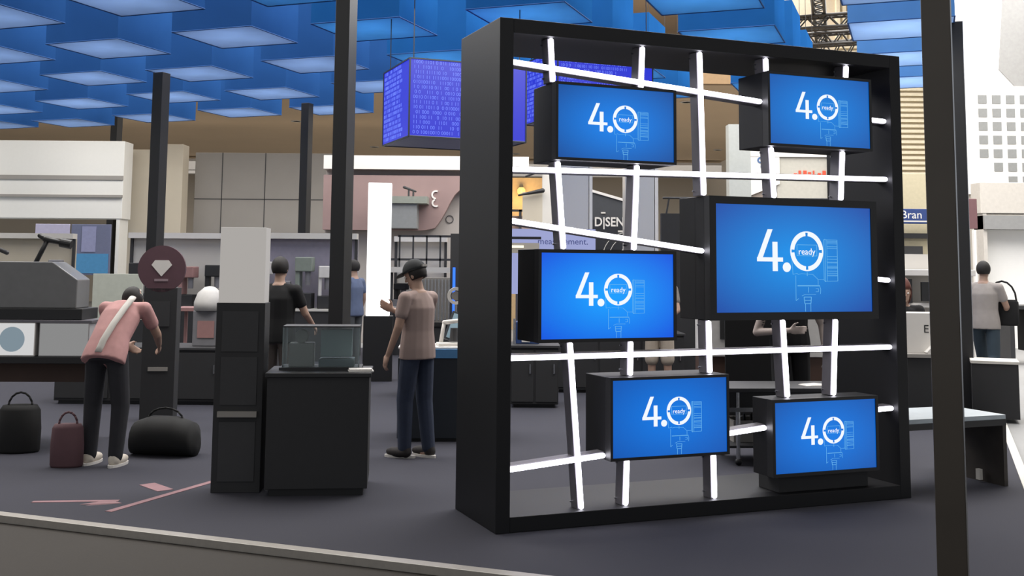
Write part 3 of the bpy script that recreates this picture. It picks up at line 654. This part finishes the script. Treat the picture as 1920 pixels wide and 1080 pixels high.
# ------------------------------------------------------------------ objects behind the man and behind the frame
t = thing('display_cabinet', 'dark cabinet with a bright blue top edge behind the capped man', 'cabinet', (-.62, 10.45, 0), .06)
MB().box(-.42, .45, 0, .6, .03, .77).build('body', M_navy, t, .004); MB().box(-.10, .47, -.015, .6, .77, .855).build('blue_edge', M_blue, t, .003)
MB().box(-.42, .47, 0, .6, .855, .87).build('cabinet_top', M_white, t); MB().tube((.20, -.012, .62), (.20, .0, .62), .012).build('lock', M_chrome, t); MB().box(-.4, .43, .03, .57, 0, .03).build('plinth', M_black, t)
t = thing('bench_scope', 'white bench scope with round handle on the blue-edged cabinet', 'instrument', (-.56, 10.68, .87), .2)
MB().box(-.13, .13, -.08, .1, 0, .03).build('base', M_white, t, .004); MB().cap((-.09, .05, .03), (-.06, .05, .22), .02, .018).cap((-.06, .05, .22), (.10, .02, .24), .022, .02).build('arm', M_white, t, smooth=True); MB().tube((.03, 0, .04), (.03, 0, .17), .045, .035, 14).build('lens_unit', M_dark, t)
t = thing('ring_light', 'white ring light on a stand right of the capped man', 'ring light', (-.53, 10.95, .87), .1)
MB().tube((0, 0, 0), (0, 0, .40), .012).build('stand', M_chrome, t); MB().lathe([(.07, 0), (.07, .01)], 16).build('foot', M_black, t); mb = MB(); mb.ring(0, .47, .085, .055, -.02, .02, 30); mb.build('ring', M_white, t); mb = MB(); mb.ring(0, .47, .045, .0001, -.01, .01, 20); mb.build('lens', M_grey, t)
t = thing('tilted_screen', 'tilted blue-grey screen leaning behind the capped man', 'screen', (-.45, 10.78, .87), .1)
o = MB().box(-.2, .2, 0, .02, 0, .3).build('panel', M_navy, t); o.rotation_euler = (-.4, .35, 0); o2 = MB().box(-.18, .18, -.004, 0, .02, .28).build('glass', mat('pale_blue_screen', '#7f98a6', .3), o)
t = thing('blue_light_post', 'thin dark post with a bright blue light strip beside the frame', 'light post', (-.62, 12.4, 0))
MB().box(-.05, .05, 0, .06, 0, 2.0).build('post', M_dark, t); MB().box(-.02, .01, -.012, 0, 1.02, 1.62).build('light_strip', emit('blue_strip', '#2f78ff', 1.3), t); MB().box(-.15, .15, -.1, .16, 0, .02).build('foot', M_black, t)
t = thing('ribbed_case', 'silver ribbed transport case behind the capped man', 'case', (-.93, 14.0, .93))
MB().box(-.2, .2, 0, .35, 0, .56).build('body', M_grey, t)
for k in range(9): MB().box(-.19 + k * .043, -.172 + k * .043, -.012, 0, .02, .54).build('rib', M_chrome, t)
t = thing('back_table', 'black table carrying the silver ribbed case', 'table', (-.9, 13.9, 0)); MB().box(-.5, .5, 0, .7, .88, .93).build('table_top', M_black, t); MB().box(-.48, .48, .02, .68, 0, .88).build('body', M_black2, t)
def cabinet(name, x0, x1, y, dep, h_, m, mtop, label, nd=2, cat='counter'):
    t = thing(name, label, cat, ((x0 + x1) / 2, y, 0)); wd = x1 - x0
    MB().box(-wd / 2, wd / 2, 0, dep, .04, h_ - .03).build('body', m, t, .004); MB().box(-wd / 2 - .02, wd / 2 + .02, -.02, dep, h_ - .03, h_).build('counter_top', mtop, t, .004); MB().box(-wd / 2 + .04, wd / 2 - .04, .04, dep - .02, 0, .04).build('plinth', M_black, t)
    for k in range(nd):
        a = -wd / 2 + wd * k / nd; d = MB().box(a + .012, a + wd / nd - .012, -.012, 0, .07, h_ - .06).build('door', m, t, .003); MB().box(a + wd / nd - .06, a + wd / nd - .045, -.03, -.012, h_ * .55, h_ * .7).build('handle', M_chrome, d)
    return t
cabinet('stand_counter', .02, .58, 13.0, .7, .72, M_black2, M_dark, 'low black counter seen through the lower left of the frame')
cabinet('stand_counter', .62, 2.3, 14.6, .7, .78, M_black2, M_dark, 'long black counter behind the person in beige shorts', 3)
for k in range(6):
    t = thing('sample_part', 'small shiny machine sample on the long black counter', 'sample', (.80 + k * .13, 14.75, .78), k, 'machine samples on the black counter')
    MB().lathe([(.04, 0), (.04, .03), (.02, .035), (.02, .08), (.03, .085), (.03, .1)], 12).build('body', M_chrome, t); MB().box(-.05, .05, -.02, .02, .1, .12).build('head', M_dark, t)
t = thing('blue_instrument', 'dark blue instrument on the low black counter at the frame left', 'instrument', (.20, 13.25, .72)); MB().box(-.12, .16, 0, .25, 0, .26).build('body', mat('deep_blue', '#243f73', .5), t, .006); MB().tube((-.14, -.05, 0), (-.14, -.05, .30), .012).build('stand_rod', M_chrome, t); MB().box(-.05, .05, -.01, 0, .02, .05).build('front_label', M_white, t)
struct_box('wall_black_partition', (2.12, 4.75, 15.4, 15.5, -.0, 2.40), M_black2)
mb = MB().tube((2.15, 15.45, 2.62), (4.7, 15.45, 2.62), .015)
t = thing('partition_rail', 'thin dark rail on top of the black partition wall', 'rail', (0, 0, 0)); mb.build('handrail', M_dark, t)
for x in (2.2, 2.45, 2.9, 3.4, 3.9, 4.4): MB().tube((x, 15.45, 2.40), (x + .04, 15.45, 2.62), .012).build('baluster', M_dark, t)
t = thing('demo_counter', 'pale counter with a brown wooden base behind the tattooed person', 'counter', (2.75, 11.6, 0)); MB().box(-.72, .75, 0, .5, .0, .72).build('base', M_wood, t); MB().box(-.72, .75, -.02, .5, .72, 1.18).build('front_panel', mat('pale_grey_front', '#d4d1ce', .6), t, .004); MB().box(-.55, -.42, -.03, -.02, .9, 1.12).build('print', M_dark, t)
t = thing('black_roller_banner', 'plain black roller banner directly behind the tattooed person', 'banner', (2.60, 11.2, 0)); MB().box(-.42, .36, 0, .02, .06, 1.7).build('sheet', M_blacks, t); MB().box(-.42, .36, -.06, .08, 0, .06).build('base', M_dark, t)
# trolley / flight case behind the lower right monitor
t = thing('equipment_trolley', 'black equipment trolley with silver legs behind the lower right monitor', 'trolley', (2.36, 9.35, 0), .08)
MB().box(-.55, .55, 0, .6, .60, .635).build('top', M_dark, t, .005); MB().box(-.52, .52, .02, .58, .47, .60).build('tray', M_black, t)
MB().box(-.54, .54, .0, .03, .44, .475).build('front_rail', M_chrome, t)
for x in (-.44, .44):
    for y in (.03, .55): MB().tube((x, y, .03), (x, y, .6), .018).build('leg', M_chrome, t); MB().ball((x, y, .03), .03).build('caster', M_black, t)
MB().box(-.53, .53, .03, .56, .14, .16).build('shelf', M_dark, t)
t = thing('cable_crate', 'small grey crate on the lower shelf of the equipment trolley', 'crate', (2.12, 9.55, .16), .08); MB().box(-.2, .2, 0, .3, 0, .02).box(-.2, -.185, 0, .3, .02, .18).box(.185, .2, 0, .3, .02, .18).box(-.185, .185, 0, .015, .02, .18).box(-.185, .185, .285, .3, .02, .18).build('body', M_grey, t); mb = MB()
for k in range(5): mb.cap((-.15 + k * .06, .05, .03), (-.1 + k * .06, .22, .2), .012, .012, 8)
mb.build('cables', M_black, t)
t = thing('white_papers', 'white papers lying on the equipment trolley', 'papers', (2.62, 9.6, .635), .3); MB().box(-.1, .1, -.07, .07, 0, .004).build('sheet', M_white, t); o = MB().box(-.1, .1, -.07, .07, 0, .003).build('sheet', M_white, t, loc=(.02, .03, .004)); o.rotation_euler = (0, 0, .3)
# white counter right of frame
t = thing('reception_counter', 'white reception counter on a black base right of the frame', 'counter', (4.53, 11.9, 0), -.1); MB().box(-.28, .22, 0, .5, 0, .70).build('base', M_black2, t); MB().box(-.28, .22, .12, .5, .74, 1.17).build('front_panel', M_white, t, .003); MB().box(-.29, .23, -.03, .5, .70, .74).build('shelf', M_grey, t, .003); text('E', .12, M_black, t, (-.05, .118, .96))
t = thing('tablet', 'tilted white tablet on the reception counter shelf', 'tablet', (4.50, 11.92, .74), -.1); o = MB().box(-.02, .02, 0, .12, 0, .30).build('panel', M_white, t); o.rotation_euler = (0, .75, 0); o = MB().box(.02, .03, 0, .12, 0, .3).build('dark_edge', M_black, t); o.rotation_euler = (0, .75, 0)
t = thing('black_crate', 'black box table with a pale top behind the bench', 'table', (5.42, 12.4, 0), -.37); MB().box(-.24, .24, 0, .5, 0, .60).build('body', M_black2, t, .004); MB().box(-.25, .25, -.01, .51, .60, .63).build('top', M_offw, t)

# ------------------------------------------------------------------ far booths
def panel_thing(name, label, cat, x0, x1, y, z0, z1, dep, m, legs=True):
    t = thing(name, label, cat, ((x0 + x1) / 2, y, 0)); wd = x1 - x0
    MB().box(-wd / 2, wd / 2, 0, dep, z0, z1).build('panel', m, t, .01)
    if legs and z0 > .05:
        for x in (-wd / 2 + .05, wd / 2 - .13): MB().box(x, x + .08, .02, dep, -.046, z0).build('support', m, t)
    return t
t = panel_thing('booth_fascia', 'large white booth fascia at far left under the lanterns', 'booth', -14, -9.2, 26, 2.7, 4.55, .6, mat('bright_fascia', '#dad9d4', .6, var=.03))
MB().box(-2.4, 2.4, -.03, 0, 3.62, 3.72).build('ledge', M_grey, t); MB().box(-.75, -.68, -.03, 0, 2.7, 4.55).build('joint', M_grey, t); MB().box(-2.4, 2.4, -.06, 0, 3.2, 3.26).build('ledge', M_grey, t)
panel_thing('poster', 'pale lavender poster panel under the white fascia', 'poster', -10.8, -10.02, 25, 2.0, 2.53, .06, mat('lavender_print', '#b9b4cb', .5))
t = panel_thing('poster', 'blue poster with a bright lower block under the white fascia', 'poster', -9.98, -9.08, 25, 1.38, 2.53, .06, mat('blue_grey_print', '#6b7089', .5)); MB().box(-.42, .42, -.012, 0, 1.42, 1.86).build('print_block', mat('azure_print', '#4b8bb8', .5), t); MB().box(-.2, .12, -.012, 0, 1.9, 2.48).build('print_block', mat('lilac_print', '#8f92b2', .5), t)
panel_thing('booth_column', 'cream column between the white fascia and the round sign', 'column', -9.62, -8.86, 27, -.046, 4.46, .5, M_cream)
panel_thing('booth_column', 'cream column right of the post above the round sign', 'column', -8.62, -8.1, 27, -.046, 4.6, .5, M_cream)
t = panel_thing('booth_wall', 'grey panelled booth wall between the two left posts', 'booth', -8.08, -4.3, 28, 2.3, 4.5, .5, M_grey)
for x in (-1.2, -.1, .9): MB().box(x, x + .02, -.01, 0, 2.3, 4.5).build('joint', M_dark, t)
MB().box(-1.89, 1.89, -.01, 0, 3.3, 3.32).build('joint', M_dark, t); MB().box(-1.89, 1.89, -.2, 0, 2.25, 2.36).build('ledge', M_dark, t)
# shelves of exhibits below the grey wall
def shelf_stand(x0, x1, y, label, tones, n):
    t = thing('exhibit_stand', label, 'exhibit stand', ((x0 + x1) / 2, y, 0)); wd = x1 - x0
    MB().box(-wd / 2, wd / 2, 0, .6, 0, .85).build('base', M_black2, t); MB().box(-wd / 2, wd / 2, .55, .6, .85, 2.1).build('back_panel', tones[0], t); MB().box(-wd / 2, wd / 2, .38, .6, 2.1, 2.2).build('canopy', tones[1], t); MB().box(-wd / 2, wd / 2, -.02, .6, .85, .89).build('counter_top', tones[1], t)
    for x in (-wd / 2, wd / 2 - .05): MB().box(x, x + .05, .5, .55, .85, 2.1).build('upright', M_dark, t)
    return t
sx = [(-10.6, -8.3, 20.5, 'grey exhibit stand behind the measuring machine at far left', (M_cream, M_offw)), (-6.9, -4.6, 19.5, 'exhibit stand with pale canopy between round sign and totem', (M_offw, M_white)), (-4.45, -2.7, 19.0, 'exhibit stand behind the man in black', (mat('lilac_grey', '#8f8a97', .7), M_offw)), (-2.2, -1.2, 20.5, 'pale exhibit stand behind the light column', (M_offw, M_white))]
for a in sx: shelf_stand(a[0], a[1], a[2], a[3], a[4], 4)
tn = [mat('tone_white', '#c9c6c2'), mat('tone_pink', '#9b7572'), mat('tone_grey', '#77767a'), mat('tone_black', '#222224'), mat('tone_green', '#7d857c'), mat('tone_lilac', '#a7a3b8')]
k = 0
POS = ['at the left end of', 'second from left on', 'in the middle of', 'second from right on', 'at the right end of']
SN = ['the stand behind the measuring machine', 'the pale-canopied stand', 'the stand behind the man in black', 'the stand behind the light column']
TNN = ['white', 'dull pink', 'grey', 'black', 'grey-green', 'lilac']
for si, (x0, x1, y, _, _) in enumerate(sx):
    n = 5 if x1 - x0 > 1.2 else 3
    for i in range(n):
        x = x0 + (x1 - x0) * (i + .5) / n; c = (i * 2 + si * 3) % 6; hgt = .35 + .55 * random.random(); wd = .22 + .12 * random.random()
        t = thing('exhibit', '%s exhibit machine standing %s %s' % (TNN[c], POS[i], SN[si]), 'exhibit', (x, y + .22, .89), random.uniform(-.3, .3), 'exhibit machines on the far stands')
        MB().box(-wd / 2, wd / 2, -.13, .13, 0, hgt * .3).build('base', tn[3 if c != 3 else 2], t, .01)
        MB().box(-wd / 2 * .9, -wd / 2 * .4, -.08, .12, hgt * .3, hgt).build('column', tn[c], t, .01)
        MB().box(-wd / 2 * .9, wd / 2, -.12, .1, hgt * .72, hgt).build('head', tn[c], t, .015)
        MB().tube((wd * .22, -.02, hgt * .45), (wd * .22, -.02, hgt * .72), .045, .05, 12).build('tool', tn[2], t)
cabinet('stand_counter', -5.3, -2.75, 13.0, .8, .66, M_black2, M_dark, 'long low black counter behind the round sign pedestal', 4)
t = thing('display_board', 'pale green-grey board on the long low counter behind the bending person', 'board', (-4.72, 13.3, .66)); MB().box(-.3, .3, 0, .03, .3, .85).build('board', mat('pale_sage', '#b9bdb2', .6), t, .004); MB().box(-.2, .2, -.08, .12, 0, .03).build('foot', M_dark, t); MB().box(-.03, .03, .0, .03, .03, .3).build('stem', M_dark, t)
t = thing('dome_machine', 'white domed machine on the long low counter right of the round sign', 'machine', (-3.62, 13.35, .66)); MB().box(-.16, .16, -.12, .16, 0, .42).build('base', tn[2], t, .01); MB().lathe([(.18, .42), (.18, .52), (.14, .63), (.06, .70), (.01, .71)], 20).build('dome', tn[0], t, smooth=True); MB().box(-.1, .1, -.13, -.12, .1, .3).build('door', tn[1], t)
t = thing('camera_stand', 'black camera stand on the long low counter left of the totem', 'instrument', (-3.22, 13.35, .66)); MB().lathe([(.12, 0), (.12, .03), (.02, .04), (.02, .5)], 16).build('stand', M_black, t); MB().box(-.13, .1, -.1, .08, .5, .64).build('camera_body', M_black, t, .01); MB().tube((-.02, -.1, .57), (-.02, -.18, .57), .045).build('lens', tn[2], t); MB().box(-.08, .12, -.08, .08, .18, .34).build('control_box', tn[4], t, .01)
t = thing('bar_table', 'small table with a dull pink top behind the round sign', 'table', (-4.25, 15.2, 0)); MB().box(-.3, .3, -.25, .25, 1.0, 1.05).build('table_top', tn[1], t, .005)
for x in (-.26, .22):
    for y in (-.21, .17): MB().box(x, x + .04, y, y + .04, 0, 1.0).build('leg', tn[1], t)
# curved mauve booth
t = thing('curved_booth_wall', 'mauve booth wall with a sweeping curved edge above the capped man', 'booth', (-2.0, 24, 0))
pts = [(-2.1, 3.62), (-2.1, 2.42), (.0, 2.42)] + [(.0 + .36 * k / 6, 2.42 + .06 * (k / 6) ** 2) for k in range(1, 7)] + [(.42, 2.56), (.50, 2.68), (.60, 2.86), (.68, 3.03), (.78, 3.20), (.90, 3.32), (1.05, 3.38), (1.5, 3.4), (1.5, 3.62)]
MB().prism(pts, 0, .3).build('curved_panel', M_mauve, t); MB().box(-2.1, 2.0, .32, .5, -.046, 3.9).build('back_panel', mat('warm_grey_wall', '#a9a29c', .7, var=.04, scale=1), t)
MB().box(-.62, .0, -.5, 0, 2.45, 2.98).build('grey_box', mat('mid_grey_box', '#7d7f80', .6), t); MB().box(-.75, .22, -.55, 0, 2.98, 3.13).build('box_lid', mat('green_grey', '#84887f', .6), t)
mb = MB(); mb.ring(.37, 3.2, .10, .065, -.03, 0, 14, PI * .35, PI * 1.5); mb.ring(.37, 3.02, .09, .055, -.03, 0, 14, PI * .6, PI * 1.7); mb.build('logo', M_white, t)
mb = MB(); mb.ring(.66, 2.68, .09, .075, .30, .31, 16); mb.build('outline_print', M_dark, t, loc=(0, -.0, 0))
MB().tube((-.2, -.3, 3.13), (-.2, -.3, 3.3), .02).tube((-.1, -.3, 3.13), (-.1, -.3, 3.28), .02).cap((-.3, -.3, 3.34), (-.05, -.3, 3.25), .03, .02).build('spotlight', M_dark, t)
MB().box(-2.1, 2.4, -.05, .45, 3.75, 4.05).build('fascia', M_white, t)
# railing and stairs
t = thing('stair_railing', 'dark steel stair landing with railings behind the capped man', 'railing', (-1.65, 20.3, 0))
for x in (-.4, -.15, .1, .35, .62): MB().box(x, x + .03, 0, .03, 1.62, 2.2).build('baluster', M_dark, t)
MB().box(-.42, .65, 0, .04, 2.17, 2.21).build('handrail', M_dark, t); MB().box(-.6, .65, 0, .04, 1.74, 1.78).build('handrail', M_dark, t)
MB().box(-.6, .65, -.1, .4, 1.52, 1.62).build('landing', M_offw, t)
for x in (-.55, .60): MB().box(x, x + .05, .02, .07, -.0, 1.52).build('leg', M_dark, t)
MB().bar((.66, 0, 2.2), (1.1, 0, 1.9), .04, .04).build('stair_rail', M_offw, t); MB().box(.95, 1.0, 0, .05, 0, 2.3).build('upright', M_dark, t); MB().box(1.08, 1.2, 0, .12, 0, 2.45).build('upright', M_dark, t)
# white columns and dark booth seen through the frame
for x0, x1, lab in ((.88, 1.50, 'white column seen through the frame, left of the lettered dark wall'), (2.10, 2.70, 'white column seen through the frame, right of the lettered dark wall')):
    t = thing('booth_column', lab, 'column', ((x0 + x1) / 2, 20, 0)); MB().box(-(x1 - x0) / 2, (x1 - x0) / 2 - .07, 0, .5, -.046, 3.75).build('shaft', mat('white_column', '#b9b8b8', .5, var=.03, scale=1), t, .01); MB().box((x1 - x0) / 2 - .06, (x1 - x0) / 2, .0, .5, -.046, 3.75).build('edge_strip', M_white, t)
t = thing('lettered_wall', 'dark booth wall with white D|SENS lettering between the columns', 'booth', (2.0, 22, 0))
MB().prism([(-.45, -.046), (.75, -.046), (.75, 2.86), (-.45, 3.2)], 0, .3).build('panel', mat('slate_panel', '#3a3c40', .6), t); MB().bar((-.45, -.01, 3.2), (.75, -.01, 2.86), .03, .05).build('top_edge', M_white, t)
MB().box(-.45, .75, -.012, 0, 2.0, 2.60).build('print_field', mat('near_black_print', '#202228', .5), t)
text('D|SENS', .255, M_white, t, (-.315, -.016, 2.47), sx=.86, offset=.005); MB().box(.16, .42, -.016, -.012, 2.35, 2.385).build('small_print', M_offw, t); MB().box(-.18, -.09, -.016, 0, 2.72, 2.75).build('small_print', M_offw, t)
mb = MB()
for r_, cx in ((.5, .35), (.42, .4), (.3, .5)): mb.ring(cx, 1.85, r_, r_ - .012, -.018, -.012, 16, PI * .35, PI * .95)
mb.build('swoosh', M_offw, t)
t = thing('measurement_sign', 'pale lavender backlit sign reading measurement seen through the frame', 'sign', (.70, 18, 0)); MB().box(-.72, .70, 0, .12, 1.2, 2.26).build('panel', emit('lavender_lightbox', '#a4abdc', .85), t); text('measurement.', .145, mat('slate_blue_ink', '#4a5490', .6), t, (-.25, -.004, 2.01))
for x in (-.6, .55): MB().box(x, x + .06, .02, .1, -.046, 1.2).build('support', M_alu, t)
t = thing('light_rail', 'black and white lamp rail in front of the lavender sign', 'lamp', (.22, 17.6, 0)); MB().box(-.3, .28, 0, .08, 2.08, 2.12).build('rail', M_black, t); MB().box(-.3, .25, 0, .1, 1.86, 2.02).build('body', M_cream, t); MB().box(-.3, 0, -.01, 0, 1.94, 1.98).build('lamp', emit('warm_white_lamp', '#fff6e0', 1.2), t); MB().box(-.02, .02, .02, .06, 0, 1.86).build('stand', M_dark, t)
t = thing('wall_lamp', 'warm orange glowing lamp on the far wall seen through the frame', 'lamp', (.30, 30.0, 0)); MB().box(-.5, .75, .2, .5, -.046, 4.1).build('back_panel', mat('warm_wall', '#b39a76', .7), t); MB().lathe([(.05, 3.6), (.11, 3.66), (.11, 3.76), (.06, 3.82)], 18, (0, 0, 0)).build('shade', emit('amber_lamp', '#ffc46a', 1.8), t); MB().box(-.05, .05, .0, .2, 3.82, 3.9).build('bracket', M_dark, t)
li = bpy.data.lights.new('amber_light', 'POINT'); li.energy = 45; li.color = (1, .66, .25); li.shadow_soft_size = .25; lo = bpy.data.objects.new('amber_light', li); col.objects.link(lo); lo.location = (.30, 29.6, 3.6)
t = thing('gallery_rail', 'dark gallery railing below the amber lamp', 'railing', (.5, 25, 0))
for x in (-.30, .42): MB().box(x, x + .06, 0, .06, -.046, 2.95).build('upright', M_dark, t)
MB().box(-.7, .9, 0, .05, 2.9, 2.95).build('handrail', M_dark, t); MB().box(-.7, 1.0, .08, .14, 1.6, 2.8).build('panel', mat('dull_mauve_panel', '#9b857d', .7), t)
t = thing('desk_lamp_sign', 'white panel with dark swan-neck lamps beside the left white column', 'panel', (.88, 23.2, 0)); MB().box(-.2, .2, 0, .3, -.046, 3.75).build('panel', M_offw, t); MB().cap((-.2, -.1, 3.68), (-.55, -.1, 3.55), .03, .02).cap((-.2, -.1, 3.25), (-.7, -.1, 3.15), .05, .02).build('swan_neck_lamp', M_black, t); MB().box(-.62, -.2, .0, .3, 2.55, 3.22).build('side_box', M_cream, t)
t = thing('partition_screen', 'tall pale grey panel behind the upper right monitor', 'panel', (4.62, 22, 0)); MB().box(-.22, .22, 0, .3, -.046, 4.55).build('panel', mat('pale_green_grey', '#a3a6a3', .6), t)
t = thing('white_booth', 'white booth with red lettering behind the upper right monitor', 'booth', (6.1, 24, 0))
MB().box(-.25, .9, 0, .3, -.046, 4.1).build('wall', mat('grey_cream_wall', '#a9a69d', .7), t); MB().box(-.9, .95, -.05, .4, 4.1, 4.5).build('fascia', M_white, t); MB().prism([(-.95, 3.2), (-.95, 4.15), (-.2, 4.15), (-.2, 3.5)], -.04, .3).build('side_wall', M_white, t); MB().box(-.95, -.3, .0, .3, -.046, 3.4).build('door_panel', mat('brown_grey_door', '#7d726a', .7), t)
[MB().box(.12 + k * .105, .12 + k * .105 + wd_, -.02, 0, 3.6, 3.6 + h2).build('red_letter', mat('red_letter', '#d1492e', .5), t) for k, (wd_, h2) in enumerate(((.07, .14), (.05, .2), (.07, .2), (.06, .17), (.03, .2), (.07, .15), (.07, .2)))]; MB().box(.9, 1.05, -.1, .3, -.046, 4.15).build('dark_edge', M_navy, t)
mb = MB()
for x, z in ((-.62, 4.02), (-.48, 3.96), (-.55, 3.88), (-.42, 4.05)): mb.ring(x, z, .07, .035, -.055, -.04, 14)
mb.build('blue_logo', mat('dusty_blue', '#3f5c86', .5), t)
# right of the frame, far
t = panel_thing('blue_sign', 'dark blue sign with white italic lettering right of the frame', 'sign', 8.7, 9.9, 25, 2.7, 3.04, .1, mat('royal_navy', '#24396e', .5)); text('Bran', .26, M_white, t, (-.40, -.004, 2.82)); MB().box(-.35, .5, -.004, 0, 2.74, 2.77).build('small_print', M_offw, t)
t = panel_thing('pale_wall', 'pale yellowish booth wall below the dark blue sign', 'booth', 8.6, 10.1, 25.6, -.046, 3.9, .2, mat('pale_olive_wall', '#b5ac92', .7)); MB().box(-.75, .75, -.1, 0, 2.38, 2.5).build('dark_beam', M_dark, t); MB().box(-.3, .1, -.02, 0, 1.98, 2.15).build('frame_print', M_wood, t); MB().box(-.75, .2, -.15, 0, 2.0, 2.2).build('dark_block', M_dark, t)
t = thing('peach_canopy', 'peach coloured arched canopy between frame and near post', 'canopy', (9.2, 29, 0)); MB().loft([(V((x, .3, 4.35)), V((0, 1, 0)), V((0, 0, 1)), .5, .55) for x in (-.8, .9)], 20).build('shell', mat('peach', '#cfa585', .7), t); MB().box(-.8, -.7, .2, .4, 0, 4.2).build('support', M_cream, t); MB().box(.8, .9, .2, .4, 0, 4.2).build('support', M_cream, t)
t = thing('spot_projector', 'dark projector lamp mounted in front of the peach canopy', 'projector', (8.25, 25.3, 3.75), .4); MB().prism([(-.2, -.15), (.28, .1), (-.02, .32), (-.2, .3)], 0, .3).build('body', M_dark, t); MB().tube((-.1, .15, .3), (-.1, .15, 2.25), .02).build('hanger', M_black, t)
t = panel_thing('office_shelf', 'white office shelf with dark monitors behind the red-haired person', 'shelf', 6.1, 7.4, 17.5, 1.55, 1.65, .5, M_white); MB().box(-.65, .65, .1, .5, 1.05, 1.12).build('shelf', M_white, t); MB().box(-.6, -.35, .05, .1, 1.12, 1.5).build('dark_screen', M_black, t); MB().box(-.2, .0, .05, .1, 1.15, 1.45).build('dark_screen', M_black, t); MB().box(-.65, .65, .5, .55, .0, 1.9).build('back_panel', M_offw, t)
t = panel_thing('maroon_flag_sign', 'small maroon flag sign beside the far right post', 'sign', 8.22, 8.52, 20, 2.4, 2.95, .04, mat('dull_maroon', '#7d5b5e', .7), False); MB().tube((-.14, .02, -.046), (-.14, .02, 2.95), .02).build('pole', M_dark, t)
t = panel_thing('grey_banner_booth', 'pale grey booth fascia with dark lettering strip in the right aisle', 'booth', 10.3, 15.5, 24, 2.9, 3.58, .5, mat('banner_grey', '#c2bdb6', .7)); MB().box(-2.55, 2.6, -.05, .5, 2.55, 2.85).build('dark_strip', mat('strip_grey', '#8b8b8b', .7), t); MB().box(-2.6, 2.6, .4, .5, -.046, 2.55).build('white_back', mat('bright_white', '#efeeec', .6, var=.02), t)
t = thing('perforated_panel', 'white panel with a grid of grey square holes high at right', 'panel', (12.7, 28, 0)); MB().box(-1.0, 3.1, 0, .2, 3.6, 6.4).build('panel', mat('bright_white', '#efeeec', .6), t); sq = MB().box(-.11, .11, -.02, 0, -.11, .11).mesh('hole'); sq.materials.append(mat('hole_grey', '#8a8c8c', .7))
for i in range(9):
    for j in range(7):
        if i + j > 1: link_mesh('hole', sq, None, t, (-.55 + i * .36, 0, 3.95 + j * .35))
for x in (-.9, 3.0): MB().box(x, x + .1, .02, .18, -.046, 3.8).build('support', M_offw, t)
t = thing('tall_white_banner', 'huge white hanging banner with grey wedge at upper right', 'banner', (13.6, 30, 0)); MB().box(-1.7, 2.3, 0, .15, 6.0, 11.9).build('panel', mat('bright_white', '#efeeec', .6), t); MB().prism([(.3, 11.8), (2.25, 11.8), (2.25, 6.1), (.9, 6.1), (-.1, 7.2)], -.03, 0).build('grey_wedge', mat('wedge_grey', '#9a9a9a', .7), t)
t = panel_thing('aisle_table', 'dark table in the far right aisle behind the walker', 'table', 9.0, 10.8, 20, .95, 1.02, .7, M_dark); MB().box(-.5, .4, .1, .5, .2, .95).build('black_box', M_black2, t)
